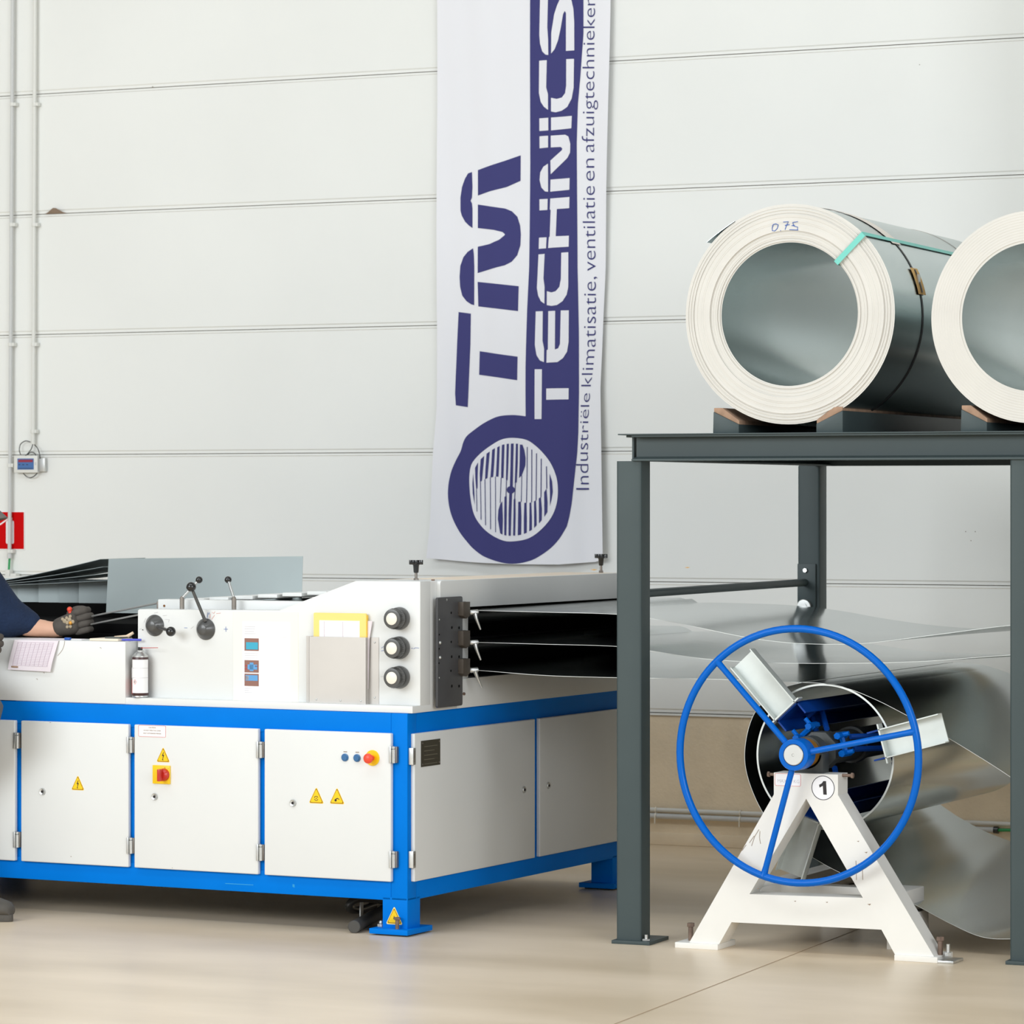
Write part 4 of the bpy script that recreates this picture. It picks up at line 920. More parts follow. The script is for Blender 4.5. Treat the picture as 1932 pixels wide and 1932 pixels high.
# beams: channels open to the outside
def channel_x(x0, x1, y, face, name):
    """channel along x; face -1 opens towards -y"""
    h0, h1 = pz, ztop; d = .05
    mb = MB(); yb = y + (d if face < 0 else 0); ya = yb - .006
    mb.box(x0, x1, ya, yb, h0, h1, 0); mb.box(x0, x1, y, y + d, h1 - .0065, h1, 0, .001); mb.box(x0, x1, y, y + d, h0, h0 + .0065, 0, .001)
    pr = [(y + .002, h0 + .0065), (yb - .006, h0 + .014), (yb - .006, h0 + .0065)] if face < 0 else [(y + d - .002, h0 + .0065), (y + .006, h0 + .014), (y + .006, h0 + .0065)]
    mb.prism(pr, 'x', x0, x1)
    mb.build(name, 'grey', tT)
xbeam = T.on_y(1196, 845, .03).x
channel_x(xbeam, TW, .008, -1, 'front_beam'); channel_x(rp.x, TW, TD - .16, 1, 'rear_beam')
def channel_y(x, name):
    mb = MB(); mb.box(x, x + .006, .055, TD - .15, pz, ztop); mb.box(x - .02, x + .05, .055, TD - .15, ztop - .0065, ztop, 0, .001); mb.box(x, x + .055, .055, TD - .15, pz, pz + .0065, 0, .001); mb.build(name, 'grey', tT)
for x in (p0x + .04, xr_ + .02, TW - .06): channel_y(x, 'cross_beam')
xd = T.on_y(1165.5, 820, .0).x
mb = MB(); mb.box(xd, TW, 0, TD - .05, ztop, ztop + .004, 0, .001); mb.build('deck_plate', 'grey', tT)
# rod between left posts with its bracket on the rear post
zr = 1.5 * 0 + T.on_y(1512, 1099, TD - .19).z; xr0 = p0x + .045
yb_ = TD - .19
mb = MB(); ra = (p0x + ps_ * .6, .02 + ps_ + .002, zr + .004); rb = T.on_y(1518, 1099, yb_)
mb.tube([ra, (rb.x, yb_ + .004, rb.z)], .0135, 16); mb.build('brace_rod', 'grey', tT)
a = T.on_y(1504.5, 1150, yb_); b = T.on_y(1538.5, 1064, yb_)
mb = MB(); mb.box(a.x, b.x, yb_, yb_ + .011, a.z, b.z, 0, .001); bk = mb.build('rod_bracket', 'grey', rearp)
q = T.on_y(1519.5, 1076, yb_); mb = MB(); mb.cyl((q.x, yb_ - .008, q.z), (q.x, yb_, q.z), .0095, 6, 0, .001); mb.build('bolt', 'steel', bk) if False else mb.build('bracket_bolt', 'steel', rearp)
q = T.on_y(1517, 1144, yb_ - .01); mb = MB(); mb.cyl((q.x, yb_ - .016, q.z), (q.x, yb_, q.z), .026, 24, 0, .002); mb.cyl((q.x, yb_ - .02, q.z), (q.x, yb_ - .014, q.z), .012, 12); mb.build('washer', 'steel', rearp)

# coil cradles: bars along the table depth with sloping padded tops
zd = ztop + .004
def cradle(xo0, xo1, zt_out, side, label):
    """xo0..xo1 across; side=+1: high edge on the right"""
    f = T.at((xo0 + xo1) / 2, .8, zd); wd = (xo1 - xo0); h = zt_out - zd
    t = thing('coil_cradle', label, 'cradle', f, 'padded cradle bars under the coils')
    x0, x1 = -wd / 2, wd / 2; y0, y1 = -.775, .86
    if side < 0: prof = [(x0, 0), (x1, 0), (x1, h * .40), (x0 + wd * .02, h)]
    else: prof = [(x0, 0), (x1, 0), (x1, h), (x0, h * .40)]
    mb = MB(); mb.prism(prof, 'y', y0, y1, 0, .002); mb.build('bar', 'grey', t)
    mb = MB(); e = .012
    if side < 0: pr = [(x0 + .002, h), (x1, h * .40), (x1, h * .40 + e), (x0 + .03, h + e), (x0 + .002, h + e)]
    else: pr = [(x1 - .002, h), (x0, h * .40), (x0, h * .40 + e), (x1 - .03, h + e), (x1 - .002, h + e)]
    mb.prism(pr, 'y', y0 + .004, y1 - .01, 0, .0015); mb.build('pad', 'pad', t)
    return t
yc = .025
def tx(px, py=800): return T.on_y(px, py, yc).x
hz = T.on_y(1345, 777, yc).z
cradle(tx(1345), tx(1394), hz, -1, 'cradle bar under the left side of the nearer strapped coil')
cradle(tx(1540), tx(1590), hz, 1, 'cradle bar under the right side of the nearer strapped coil')
cradle(tx(1812.5), tx(1862), hz, -1, 'cradle bar under the left side of the coil at the photo edge')
cradle(tx(1812.5) + .40, tx(1862) + .40, hz, 1, 'cradle bar under the right side of the coil at the photo edge')

def coil(name, label, c, R0, r0, ln, rings, inner_off=(0, 0)):
    """coil with its axis along the table depth; c = front centre (x, y, z) in the table frame"""
    f = T.at(c[0], c[1], 0); t = thing(name, label, 'metal coil', f, 'steel coils on the table')
    mb = MB(); z = c[2]; n = len(rings)
    pr = []
    for i, d in enumerate(rings):
        ra_ = r0 + (R0 - r0) * i / n; rb_ = r0 + (R0 - r0) * (i + 1) / n; pr += [(ra_, d), (rb_ - .0004, d)]
    pr[0] = (r0, rings[0]); pr[-1] = (R0, rings[-1])
    mb.lathe(pr, (0, 0, z), (0, 1, 0), 96); mb.build('stacked_edges', 'coil_edge', t, None, 20)
    mb = MB(); mb.lathe([(R0, rings[-1]), (R0, ln), (r0, ln), (r0, rings[0] + .0)], (0, 0, z), (0, 1, 0), 96, 0, [0, 1, 0]); mb.build('wrapped_sheet', ['galv_core', 'coil_edge'], t)
    return t, f, z
cc = T.on_y(1487, 592.5, yc); R1 = cc.z - T.on_y(1487, 800.5, yc).z; r1 = cc.z - T.on_y(1487, 728, yc).z
rg = []
random.seed(3)
for i in range(26):
    u = i / 25; d = 0.0
    if u < .12: d = .010 - .004 * (i % 2)
    elif u < .30: d = .006 + .0012 * (i % 2)
    elif u < .42: d = .001
    elif u < .75: d = .002 + .0008 * math.sin(i * 1.7)
    elif u < .9: d = .004 + .0025 * (i % 2)
    else: d = .007 + .0015 * (i % 2)
    rg.append(d)
tK, fK, zK = coil('sheet_metal_coil', 'strapped grey steel coil marked 0.75 on its pale end', (cc.x, yc, cc.z), R1, r1, 1.50, rg)
LNK = 1.50
def face_pt(px, py, off=0.0): q = T.on_y(px, py, yc - off); return (q.x - cc.x, q.z)
# 0.75 written in blue
mb = MB(); hc = lambda p: [(1270 + x / 2.918, 360 + y / 2.918) for x, y in p]
for st in ([(550, 186), (545, 204), (546, 220), (560, 221), (574, 206), (578, 188), (566, 182), (550, 186)], [(590, 218), (593, 220)], [(606, 172), (634, 170), (624, 190), (616, 214)], [(616, 190), (640, 186)], [(686, 170), (658, 174), (664, 194), (686, 200), (684, 216)], [(640, 214), (688, 216)], [(652, 192), (668, 190)]):
    q = [face_pt(px, py) for px, py in hc(st)]; mb.tube([(a_, .0005, b_) for a_, b_ in q], .0012, 5)
mb.build('thickness_mark', 'marker', tK)
# teal strap across the face and along the barrel
so = face_pt(1626, 449); si = face_pt(1580, 491); an = math.atan2((so[1] + si[1]) / 2 - zK, (so[0] + si[0]) / 2)
er = Vector((math.cos(an), 0, math.sin(an))); et = Vector((-math.sin(an), 0, math.cos(an))); wS = .0085
def sp(r, y, s): p = er * r + et * s; return (p.x, y, p.z + zK)
mb = MB(); mb.sheet([[sp(r1 - .004, .35, s) for s in (-wS, wS)], [sp(r1 - .003, -.004, s) for s in (-wS, wS)], [sp(R1 + .0015, -.005, s) for s in (-wS, wS)], [sp(R1 + .0035, .003, s) for s in (-wS, wS)], [sp(R1 + .0022, LNK + .004, s) for s in (-wS, wS)], [sp(r1, LNK + .004, s) for s in (-wS, wS)]], .0012)
mb.build('axial_strap', 'teal', tK)
# black band around the barrel with a cardboard pad, paper tape under it
def bar_y(px, py):
    """depth along the barrel of a place seen on its surface, and its angle"""
    v = ray(px, py); o = fK.loc(CP); d = Vector((v.dot(fK.ex), v.dot(fK.ey), v.z))
    A = d.x ** 2 + d.z ** 2; B = 2 * (o.x * d.x + (o.z - zK) * d.z); Cc = o.x ** 2 + (o.z - zK) ** 2 - (R1 + .001) ** 2
    dis = max(0, B * B - 4 * A * Cc); t_ = (-B - math.sqrt(dis)) / (2 * A); p = o + d * t_
    return p.y, math.degrees(math.atan2(p.z - zK, p.x))
yb1, ab1 = bar_y(1741, 590); yb0, ab0 = bar_y(1700, 470); yb2, ab2 = bar_y(1680, 745)
def barrel_strip(mb, a0, a1, y0, y1, wd, rr, m=0, n=40):
    G = []
    for i in range(n + 1):
        t_ = math.radians(a0 + (a1 - a0) * i / n); y = y0 + (y1 - y0) * i / n
        G.append([(rr * math.cos(t_), y - wd / 2, zK + rr * math.sin(t_)), (rr * math.cos(t_), y + wd / 2, zK + rr * math.sin(t_))])
    mb.sheet(G, .0012, m)
yband = (yb0 + yb1 + yb2) / 3
mb = MB(); barrel_strip(mb, -180, 180, yband, yband, .013, R1 + .0015, 0, 96); bnd = mb.build('steel_band', 'black', tK)
yp0, ap0 = bar_y(1722, 507); yp1, ap1 = bar_y(1737, 556)
mb = MB(); barrel_strip(mb, ap0, ap1, yband + .004, yband + .004, .075, R1 + .0045, 0, 10); mb.build('band_pad', 'card', bnd)
mb = MB(); barrel_strip(mb, ap0 - 1, ap1 + 1, yband, yband, .011, R1 + .0075, 0, 10)
t_ = math.radians(ap0 - 6); mb.box((R1 + .008) * math.cos(t_) - .004, (R1 + .008) * math.cos(t_) + .004, yband - .008, yband + .008, zK + (R1 + .008) * math.sin(t_) - .018, zK + (R1 + .008) * math.sin(t_) + .012, 1, .001)
mb.build('band_clip', ['black', 'steel'], bnd)
yt0, at0 = bar_y(1612, 411); yt1, at1 = bar_y(1690, 459)
mb = MB(); barrel_strip(mb, 110, at1 - 1, yt0 - .02, yt1 - .005, .085, R1 + .0030, 0, 24); mb.build('paper_tape', 'tape', tK)
mb = MB(); barrel_strip(mb, 100, 30, 1.10, 1.12, .003, R1 + .0012, 0, 24); mb.build('wrap_seam', 'dull_steel', tK)
# loose end of the outer wrap at the left
q = face_pt(1337, 461); th = math.atan2(q[1] - zK, q[0])
mb = MB(); G = []
for i in range(9):
    u = i / 8; a_ = th - .32 * u; rr = R1 + .0015 + .012 * (1 - u) ** 2; G.append([(rr * math.cos(a_), y, zK + rr * math.sin(a_)) for y in (.004, LNK * .5, LNK - .01)])
mb.sheet(G, .0009); mb.build('loose_wrap', 'galv_core', tK)
c2 = T.on_y(1951, 597.5, yc); R2 = c2.z - T.on_y(1951, 798.5, yc).z; r2 = R2 * .70
coil('sheet_metal_coil', 'smooth plain steel coil cut off by the right edge of the photo', (c2.x, yc, c2.z), R2, r2, 1.50, [.0006 * (i % 2) + (.002 if i < 2 else 0) for i in range(24)])

# ================================================================== decoiler with hand wheel
tR = thing('decoiler_stand', 'white A-frame decoiler stand with a blue hand wheel', 'decoiler', R)
SD = .085
def rp2(px, py, y=0.0): q = R.on_y(px, py, y); return (q.x, q.z)
oL = [(1300, 1779), (1460, 1499), (1460, 1457.5), (1581, 1461.5), (1581, 1500), (1763, 1806)]
out = [rp2(*p) for p in oL]; inn = [rp2(*p) for p in ((1689.5, 1803), (1663, 1754), (1380, 1740), (1357, 1781))]
tri_ = [rp2(*p) for p in ((1521, 1507), (1414, 1687), (1628, 1694))]
def q4(mb, a, b, c, d): mb.prism([a, b, c, d], 'y', 0, SD)
mb = MB()
# left limb, right limb, head, cross bar as adjoining pieces of one welded frame
apex, tlw, trw = tri_
mb.prism([out[0], out[1], out[2], out[3], out[4], out[5], inn[0], inn[1], inn[2], inn[3]], 'y', 0, SD, 0) if False else None
mb.prism([out[1], out[2], out[3], out[4], apex], 'y', 0, SD)
mb.prism([out[1], apex, tlw, inn[2], inn[3], out[0]], 'y', 0, SD)
mb.prism([apex, out[4], out[5], inn[0], inn[1], trw], 'y', 0, SD)
mb.prism([tlw, trw, inn[1], inn[2]], 'y', 0, SD)
fr_ = mb.build('front_frame', 'white2', tR, None, 20)
zp = .018
for a, b, hgt in ((rp2(1276, 1787), rp2(1357, 1790), 0), (rp2(1689.5, 1811), rp2(1771, 1816), 0)):
    mb = MB(); mb.box(a[0], b[0], -.012, SD + .05, 0, zp, 0, .002); pl = mb.build('foot_plate', 'white2', tR)
    s = -1 if a[0] < 0 - .1 else 1
    bx = a[0] + .03 if s < 0 else b[0] - .01
    mb = MB(); mb.cyl((bx, .045, zp), (bx, .045, zp + .045), .008, 10); mb.cyl((bx, .045, zp + .043), (bx, .045, zp + .055), .0125, 6, 0, .001); mb.build('jack_bolt', 'rust', pl)
    bx = a[0] + .055 if s < 0 else b[0] + .02
    mb = MB(); mb.cyl((bx, .03 if s > 0 else .08, zp), (bx, .03 if s > 0 else .08, zp + .012), .011, 6, 0, .001); mb.cyl((bx, .03 if s > 0 else .08, zp), (bx, .03 if s > 0 else .08, zp + .036), .0055, 10); mb.build('anchor_bolt', 'steel', pl)
    if s > 0: mb = MB(); mb.box(b[0] - .01, b[0] + .05, -.01, SD, 0, .008, 0, .002); mb.build('floor_shim', 'steel', pl)
# base rails running back and the rear frame
for x, ye in ((tlw[0] - .03, .95), (trw[0] + .045, .34)):
    mb = MB(); mb.box(x - .035, x + .035, SD, ye, .12, .19, 0, .003); mb.box(x - .05, x + .05, ye - .11, ye, 0, .12, 0, .003); mb.build('base_rail', 'white2', tR)
mb = MB(); a = (tlw[0] - .02, SD, .155); mb.box(tlw[0] - .0, trw[0] + .045, .26, .32, .125, .185, 0, .003); mb.build('cross_rail', 'white2', tR)
for px, py, d in ((1457, 1461.5, -1), (1601, 1464, 1)):
    q = R.on_y(px, py, .03 if d < 0 else .02); xe = out[2][0] if d < 0 else out[3][0]
    mb = MB(); mb.cyl((xe, .04, q.z), (xe + d * .03, .04, q.z), .005, 10); mb.cyl((xe + d * .028, .04, q.z), (xe + d * .036, .04, q.z), .009, 6, 0, .001); mb.build('set_screw', 'rust', fr_)
# number and load stickers
c = rp2(1553, 1486.5)
mb = MB(); mb.prism(circ(c, .0385, 36), 'y', -.0004, 0, 0); ring_prism(mb, c, .0355, .0375, 'y', -.0009, -.0002, 1, 40)
mb.prism([rp2(*p) for p in ((1545.5, 1480.5), (1550.5, 1478), (1553.8, 1473.5), (1558.6, 1473.8), (1560, 1499.5), (1553.6, 1499), (1552.6, 1482.5), (1546.5, 1486))], 'y', -.0009, -.0002, 1)
mb.build('number_sticker', ['paper', 'ink'], fr_)
a = rp2(1462, 1482); b = rp2(1511, 1460.5); mb = MB(); frame_sticker(mb, a, b, 0, .001, .005)
mb.text('MAX', .0145, lambda x, z: (a[0] + .008 + x, -.0008, a[1] + .010 + z), 2); mb.text('KG', .0145, lambda x, z: (b[0] - .024 + x, -.0008, a[1] + .010 + z), 2); mb.build('load_sticker', ['paper', 'sign_line', 'text_grey'], fr_)
mb = MB()
for st in ([(1418, 1596), (1424, 1578), (1432, 1565)], [(1434, 1568), (1433, 1580), (1435, 1592)], [(1423, 1577), (1414, 1590)], [(1615, 1624), (1616, 1660)], [(1627, 1636), (1628, 1660)], [(1400, 1605), (1408, 1594)]):
    mb.tube([(rp2(*p)[0], -.0004, rp2(*p)[1]) for p in st], .0008, 5)
for px, py, r in ((1619, 1587, .004), (1634, 1608, .005), (1640, 1706, .006), (1500, 1700, .004), (1430, 1676, .004), (1560, 1702, .004)):
    cc_ = rp2(px, py); mb.prism([(cc_[0] - r, cc_[1]), (cc_[0] + r * .3, cc_[1] - r * .6), (cc_[0] + r, cc_[1] + r * .3)], 'y', -.0004, 0)
mb.build('paint_scuff', 'scuff', fr_)
# shaft
YH = -.085                     # front of the hub
hub = R.on_y(1497, 1424.5, YH); hx, hzv = hub.x, hub.z
mb = MB(); mb.lathe([(0, YH - .002), (.004, YH - .002), (.004, YH - .003 + .006), (.0045, YH - .003), (.030, YH - .003), (.032, YH - .001), (.032, .30), (.028, .30), (.028, 1.45), (0, 1.45)], (hx, 0, hzv), (0, 1, 0), 32); sh = mb.build('shaft', 'steel', tR)
mb = MB(); mb.lathe([(.044, .0), (.044, .035), (.034, .035), (.034, 0)], (hx, -.01, hzv), (0, 1, 0), 28); mb.lathe([(.034, 0), (.044, 0)], (hx, -.01, hzv), (0, 1, 0), 28); mb.build('bronze_bush', 'amber', sh)
mb = MB(); mb.box(hx - .055, hx + .055, .025, .08, out[2][1] - .004, hzv + .0, 0, .006); mb.cyl((hx, .025, hzv), (hx, .08, hzv), .05, 28); mb.build('bearing_block', 'shaft_housing', tR)
oct_ = [(hx + .062 * math.cos(math.radians(22.5 + 45 * i)), hzv + .062 * math.sin(math.radians(22.5 + 45 * i))) for i in range(8)]
mb = MB(); mb.prism(oct_, 'y', .13, .19, 0, .004); mb.lathe([(.05, .19), (.05, .42), (.058, .42), (.058, .46), (.05, .46), (.05, 1.3)], (hx, 0, hzv), (0, 1, 0), 24); mb.build('mandrel_tube', 'shaft_housing', tR)
# hand wheel: hub, three spokes, rim
wc = R.on_y(1505, 1426, YH + .03); WX, WZ = wc.x, wc.z; yw = YH + .028
RW = (WZ - R.on_y(1505, 1673, YH + .03).z) - .0115
tW = bpy.data.objects.new('hand_wheel', None); COL.objects.link(tW); tW.parent = tR
mb = MB(); mb.lathe([(.0335, 0), (.047, 0), (.0485, .003), (.0485, .062), (.034, .062)], (hx, YH, hzv), (0, 1, 0), 36); mb.build('hub', 'wblue', tW)
mb = MB(); mb.tube([(WX + RW * math.cos(2 * math.pi * i / 96), yw, WZ + RW * math.sin(2 * math.pi * i / 96)) for i in range(96)], .0115, 14, 0, True); mb.build('rim', 'wblue', tW)
for px, py in ((1354, 1249), (1713, 1383), (1441, 1652)):
    e = R.on_y(px, py, yw); dirv = (Vector((e.x, 0, e.z)) - Vector((WX, 0, WZ))).normalized(); e = Vector((WX, yw, WZ)) + Vector((dirv.x, 0, dirv.z)) * (RW)
    s = Vector((hx, YH + .022, hzv)); dd = (e - s).normalized()
    mb = MB(); mb.tube([s + dd * .04, e - dd * .03, e - dd * .012, e], [.0095, .0095, .0105, .013], 14); mb.build('spoke', 'wblue', tW)
# mandrel: three segments with zinc clips, struts and lugs
YA = .175                      # front of the segments
mc = R.on_y(1559, 1431, YA); 
def seg_dir(deg):
    a = math.radians(deg); return Vector((math.cos(a), 0, math.sin(a))), Vector((-math.sin(a), 0, math.cos(a)))
for (deg, r_in, r_out, lenseg) in ((132.5, .195, .415, 1.2), (15.5, .195, .395, 1.2), (252, .195, .385, 1.2)):
    e, tt = seg_dir(deg); o = Vector((mc.x, 0, mc.z))
    def Q(r, s, y): p = o + e * r + tt * s; return (p.x, y, p.z)
    grp = bpy.data.objects.new('mandrel_arm', None); COL.objects.link(grp); grp.parent = tR
    mb = MB(); hw = .046
    for s0, s1, ra_, rb_ in ((-hw, hw, r_in - .006, r_in), (-hw, -hw + .005, r_in - .045, r_in), (hw - .005, hw, r_in - .045, r_in)):
        V = [Q(r, s, y) for y in (YA, YA + lenseg) for s in (s0, s1) for r in (ra_, rb_)]
        mb.add(V, [(0, 1, 3, 2), (4, 6, 7, 5), (0, 4, 5, 1), (2, 3, 7, 6), (0, 2, 6, 4), (1, 5, 7, 3)])
    mb.build('segment', 'deep_blue', grp)
    for yy in (YA + .10, YA + .75):
        for s in (-.02, .02):
            a_ = Vector(Q(r_in - .03, s, yy + .12)); b_ = Vector((hx, 0, hzv)) + e * .06 + tt * s; b_ = Vector((b_.x, yy, b_.z)); mb = MB(); mb.tube([a_, b_], .009, 8); mb.build('strut', 'deep_blue', grp)
        mb = MB(); mb.tube([Q(r_in - .012, -.03, yy + .12), Q(r_in - .012, .03, yy + .12)], .012, 8); mb.build('pivot_pin', 'deep_blue', grp)
    b0 = Vector((hx, 0, hzv)) + e * .075
    for s in (-.028, .028):
        p = b0 + tt * s; mb = MB(); mb.cyl((p.x, .12, p.z), (p.x, .20, p.z), .011, 6); p2 = p + e * .018; mb.cyl((p2.x - e.x * .03, .15, p2.z - e.z * .03), (p2.x + e.x * .012, .15, p2.z + e.z * .012), .007, 8); mb.build('lug', 'wblue', grp)
    c0 = b0 - tt * .036; c1 = b0 + tt * .036
    mb = MB(); mb.tube([(c0.x, .16, c0.z), (c1.x, .16, c1.z)], .009, 6); mb.build('lug_bar', 'wblue', grp)
    # clip: channel lying radially, open to the front
    mb = MB(); hw2 = .046
    for s0, s1, y0, y1, ra_, rb_ in ((-hw2, hw2, YA + .016, YA + .0195, r_in, r_out), (-hw2, -hw2 + .0035, YA - .018, YA + .0195, r_in, r_out), (hw2 - .0035, hw2, YA - .018, YA + .0195, r_in, r_out), (-hw2 - .016, hw2 + .016, YA - .018, YA + .02, r_in - .001, r_in + .004)):
        V = [Q(r, s, y) for y in (y0, y1) for s in (s0, s1) for r in (ra_, rb_)]
        mb.add(V, [(0, 1, 3, 2), (4, 6, 7, 5), (0, 4, 5, 1), (2, 3, 7, 6), (0, 2, 6, 4), (1, 5, 7, 3)])
    mb.build('edge_clip', 'clip', grp)

# ================================================================== the strips of sheet metal
Y0 = .235                      # near edge in the decoiler frame
WS = 1.48
def path_px(pts, y=Y0): return [R.on_y(px, py, y) for px, py in pts]
def zx(pts):
    """smooth height over x through the points (both increasing in x)"""
    q = smooth_path(pts, 10); q.sort(key=lambda p: p.x)
    def fn(x):
        if x <= q[0].x: return q[0].z
        if x >= q[-1].x: return q[-1].z
        for k in range(len(q) - 1):
            if q[k].x <= x <= q[k + 1].x:
                t = (x - q[k].x) / max(1e-9, q[k + 1].x - q[k].x); return q[k].z + (q[k + 1].z - q[k].z) * t
    return fn
def curve_sheet(name, label, near, far, z_in, group='metal strips running into the machine'):
    x0, x1 = near[0].x, near[-1].x; fn = zx(near); ff_ = zx([Vector((x0, Y0 + WS, z_in)), Vector((x0 + .25, Y0 + WS, z_in))] + far); xm = (x0 + x1) / 2; f = R.at(xm, Y0, 0); NJ = 16; NI = 110
    G = []
    for i in range(NI + 1):
        x = x0 + (x1 - x0) * i / NI; a, b = fn(x), ff_(x); G.append([(x - xm, WS * j / NJ, a + (b - a) * j / NJ) for j in range(NJ + 1)])
    mb = MB(); mb.sheet(G, .0012, 0, 1); return tag(mb.build(name, ['galv', 'edge'], None, f, 60), label, 'metal sheet', group)
def entry(px, py):
    p = R.on_y(px, py, Y0); return [Vector((p.x - .12, Y0, p.z + .002)), p]
def on_far(pts, w): return [R.on_y(px, py, Y0 + w) for px, py in pts]
nearA = entry(905, 1152) + path_px([(1030, 1155), (1162, 1159), (1235, 1168), (1300, 1180), (1400, 1201), (1480, 1212), (1560, 1215.5), (1640, 1213), (1770, 1197), (1905, 1180), (2050, 1168), (2300, 1150)])
farA = on_far([(1290, 1137), (1345, 1137.3), (1400, 1138.5), (1475, 1141), (1535, 1146), (1600, 1155), (1660, 1166), (1760, 1180), (1870, 1187), (1990, 1184), (2240, 1174), (2600, 1165)], WS)
curve_sheet('metal_strip', 'topmost of the three shiny metal strips running into the machine', nearA, farA, 1.035)
nearB = entry(905, 1212) + path_px([(1030, 1215.5), (1162, 1219.5), (1235, 1229), (1330, 1243), (1420, 1249), (1500, 1251.5), (1580, 1251.5), (1660, 1250.5), (1755, 1247), (1837, 1241), (1905, 1236), (2050, 1228), (2300, 1215)])
farB = on_far([(1290, 1191), (1345, 1191.5), (1430, 1193), (1500, 1197), (1570, 1204), (1650, 1216), (1735, 1228), (1837, 1234), (1905, 1234.5), (1990, 1233), (2240, 1227), (2600, 1220)], WS)
curve_sheet('metal_strip', 'middle of the three shiny metal strips running into the machine', nearB, farB, .932)
# strip of the near decoiler: over the top, a loop on the right, back to the coil
ctr = R.on_y(1556, 1428, Y0); cr = ctr.z - R.on_y(1556, 1566, Y0).z
near = entry(905, 1265) + path_px([(1030, 1274.5), (1162, 1278.5), (1280, 1280), (1400, 1283), (1500, 1287), (1556, 1290), (1602, 1300), (1650, 1319), (1700, 1344), (1790, 1393), (1905, 1465), (1990, 1530), (2040, 1600), (2045, 1670), (2010, 1735), (1960, 1764), (1905, 1771.5), (1850, 1767), (1790, 1741), (1715, 1701), (1650, 1672), (1580, 1644), (1520, 1610)])
pth = smooth_path(near, 8)
# outermost loose wrap and the wound turns
def pol(px, py): return R.on_y(px, py, Y0)
wrapn = [pol(*p) for p in ((1468, 1570), (1432, 1520), (1408, 1455), (1407, 1400), (1424, 1345), (1462, 1305), (1515, 1287))]
spiral = []
a0_ = math.atan2(wrapn[-1].z - ctr.z, wrapn[-1].x - ctr.x); rs = (Vector((wrapn[-1].x, wrapn[-1].z)) - Vector((ctr.x, ctr.z))).length
NT = 2.75
for i in range(1, int(NT * 40) + 1):
    t_ = i / 40.0; a_ = a0_ - 2 * math.pi * t_; rr = rs - .004 * t_ + .012 * math.sin(math.pi * min(1, t_)) * max(0, math.sin(a_ + 2.2)) * (1 if t_ < 1 else 0)
    spiral.append(Vector((ctr.x + rr * math.cos(a_), Y0, ctr.z + rr * math.sin(a_))))
# keep the strip's wound part clear of itself: the wound turns lie inside the outer wrap
full = pth + smooth_path([near[-1]] + wrapn, 8)[1:]
f = R.at(ctr.x, Y0, 0)
tL = thing('decoiler_strip', 'shiny metal strip looping from the near decoiler coil into the machine bottom slot', 'metal coil', f)
off = Vector((ctr.x, Y0, 0))
G = [[p - off + Vector((0, WS * j / 6, 0)) for j in range(7)] for p in full]
mb = MB(); mb.sheet(G, .0013, 0, 1); mb.build('loop', ['galv', 'edge'], tL, None, 60)
mb = MB(); mb.lathe([(cr * 1.0, .0), (cr, WS), (cr - .006, WS), (cr - .006, 0.0), (cr, 0.0)], (0, 0, ctr.z), (0, 1, 0), 96, 0, [0, 0, 0, 1]); mb.build('wound_turns', ['galv', 'edge'], tL)
mb = MB(); mb.cyl((hx, 1.40, hzv), (hx, 1.412, hzv), .185, 48); mb.build('dark_end_disc', 'black', tR)  # black disc added at the far end to keep the coil's inside dark

# ================================================================== on the floor
q = W.on_z(668, 1748, .022)
f = Fr((q.x, q.y, 0), 0); t = thing('pipe_offcut', 'black round pipe end lying on the floor under the machine corner', 'pipe', f)
e = W.on_z(716, 1722, .022); d = Vector((e.x - q.x, e.y - q.y, 0)).normalized()
mb = MB(); mb.cyl((0, 0, .0205), Vector((0, 0, .0205)) + d * .45, .0205, 24, 0, .002); mb.build('tube', mat('rubber_grey', (72, 70, 66), .6), t)
q = W.on_z(652, 1733, .0); f = Fr((q.x, q.y, 0), 0); t = thing('floor_bracket', 'dark curved hose with a steel strip beside the black pipe end', 'hose', f)
mb = MB(); mb.tube(smooth_path([(-.05, .30, .012), (-.02, .14, .014), (0, .03, .03), (.012, .02, .055), (.03, .08, .06), (.05, .25, .03)]), .013, 12); mb.build('hose', 'plastic_grey', t)
mb = MB(); mb.box(.026, .030, .05, .07, .0, .05); mb.build('steel_strip', 'steel', t)
mb = MB()
q = W.on_z(1774, 1767, 0); mb.prism([(q.x - .004, q.y - .006), (q.x + .006, q.y - .003), (q.x + .004, q.y + .006)], 'z', 0, .0012); o = mb.build('metal_shaving', 'edge'); tag(o, 'tiny bright metal shaving on the floor under the strip loop', 'metal scrap')

# ================================================================== the worker at the left edge
def skinmesh(name, verts, edges, m, parent, sub=2, root=0, flat=None):
    me = bpy.data.meshes.new(name); me.from_pydata([tuple(v[0]) for v in verts], edges, []); o = bpy.data.objects.new(name, me); COL.objects.link(o)
    sk = o.modifiers.new('s', 'SKIN'); sk.use_smooth_shade = True; sk.branch_smoothing = .6
    for i, v in enumerate(verts):
        r = v[1]; me.skin_vertices[0].data[i].radius = (r, r) if not isinstance(r, tuple) else r
        me.skin_vertices[0].data[i].use_root = (i == root)
    su = o.modifiers.new('d', 'SUBSURF'); su.levels = sub; su.render_levels = sub
    dg = bpy.context.evaluated_depsgraph_get(); dg.update(); nm = bpy.data.meshes.new_from_object(o.evaluated_get(dg))
    bpy.data.objects.remove(o); nm.name = name; nm.materials.clear(); nm.materials.append(P[m]); 
    nm.polygons.foreach_set('use_smooth', [True] * len(nm.polygons))
    ob = bpy.data.objects.new(name, nm); COL.objects.link(ob); ob.parent = parent; return ob
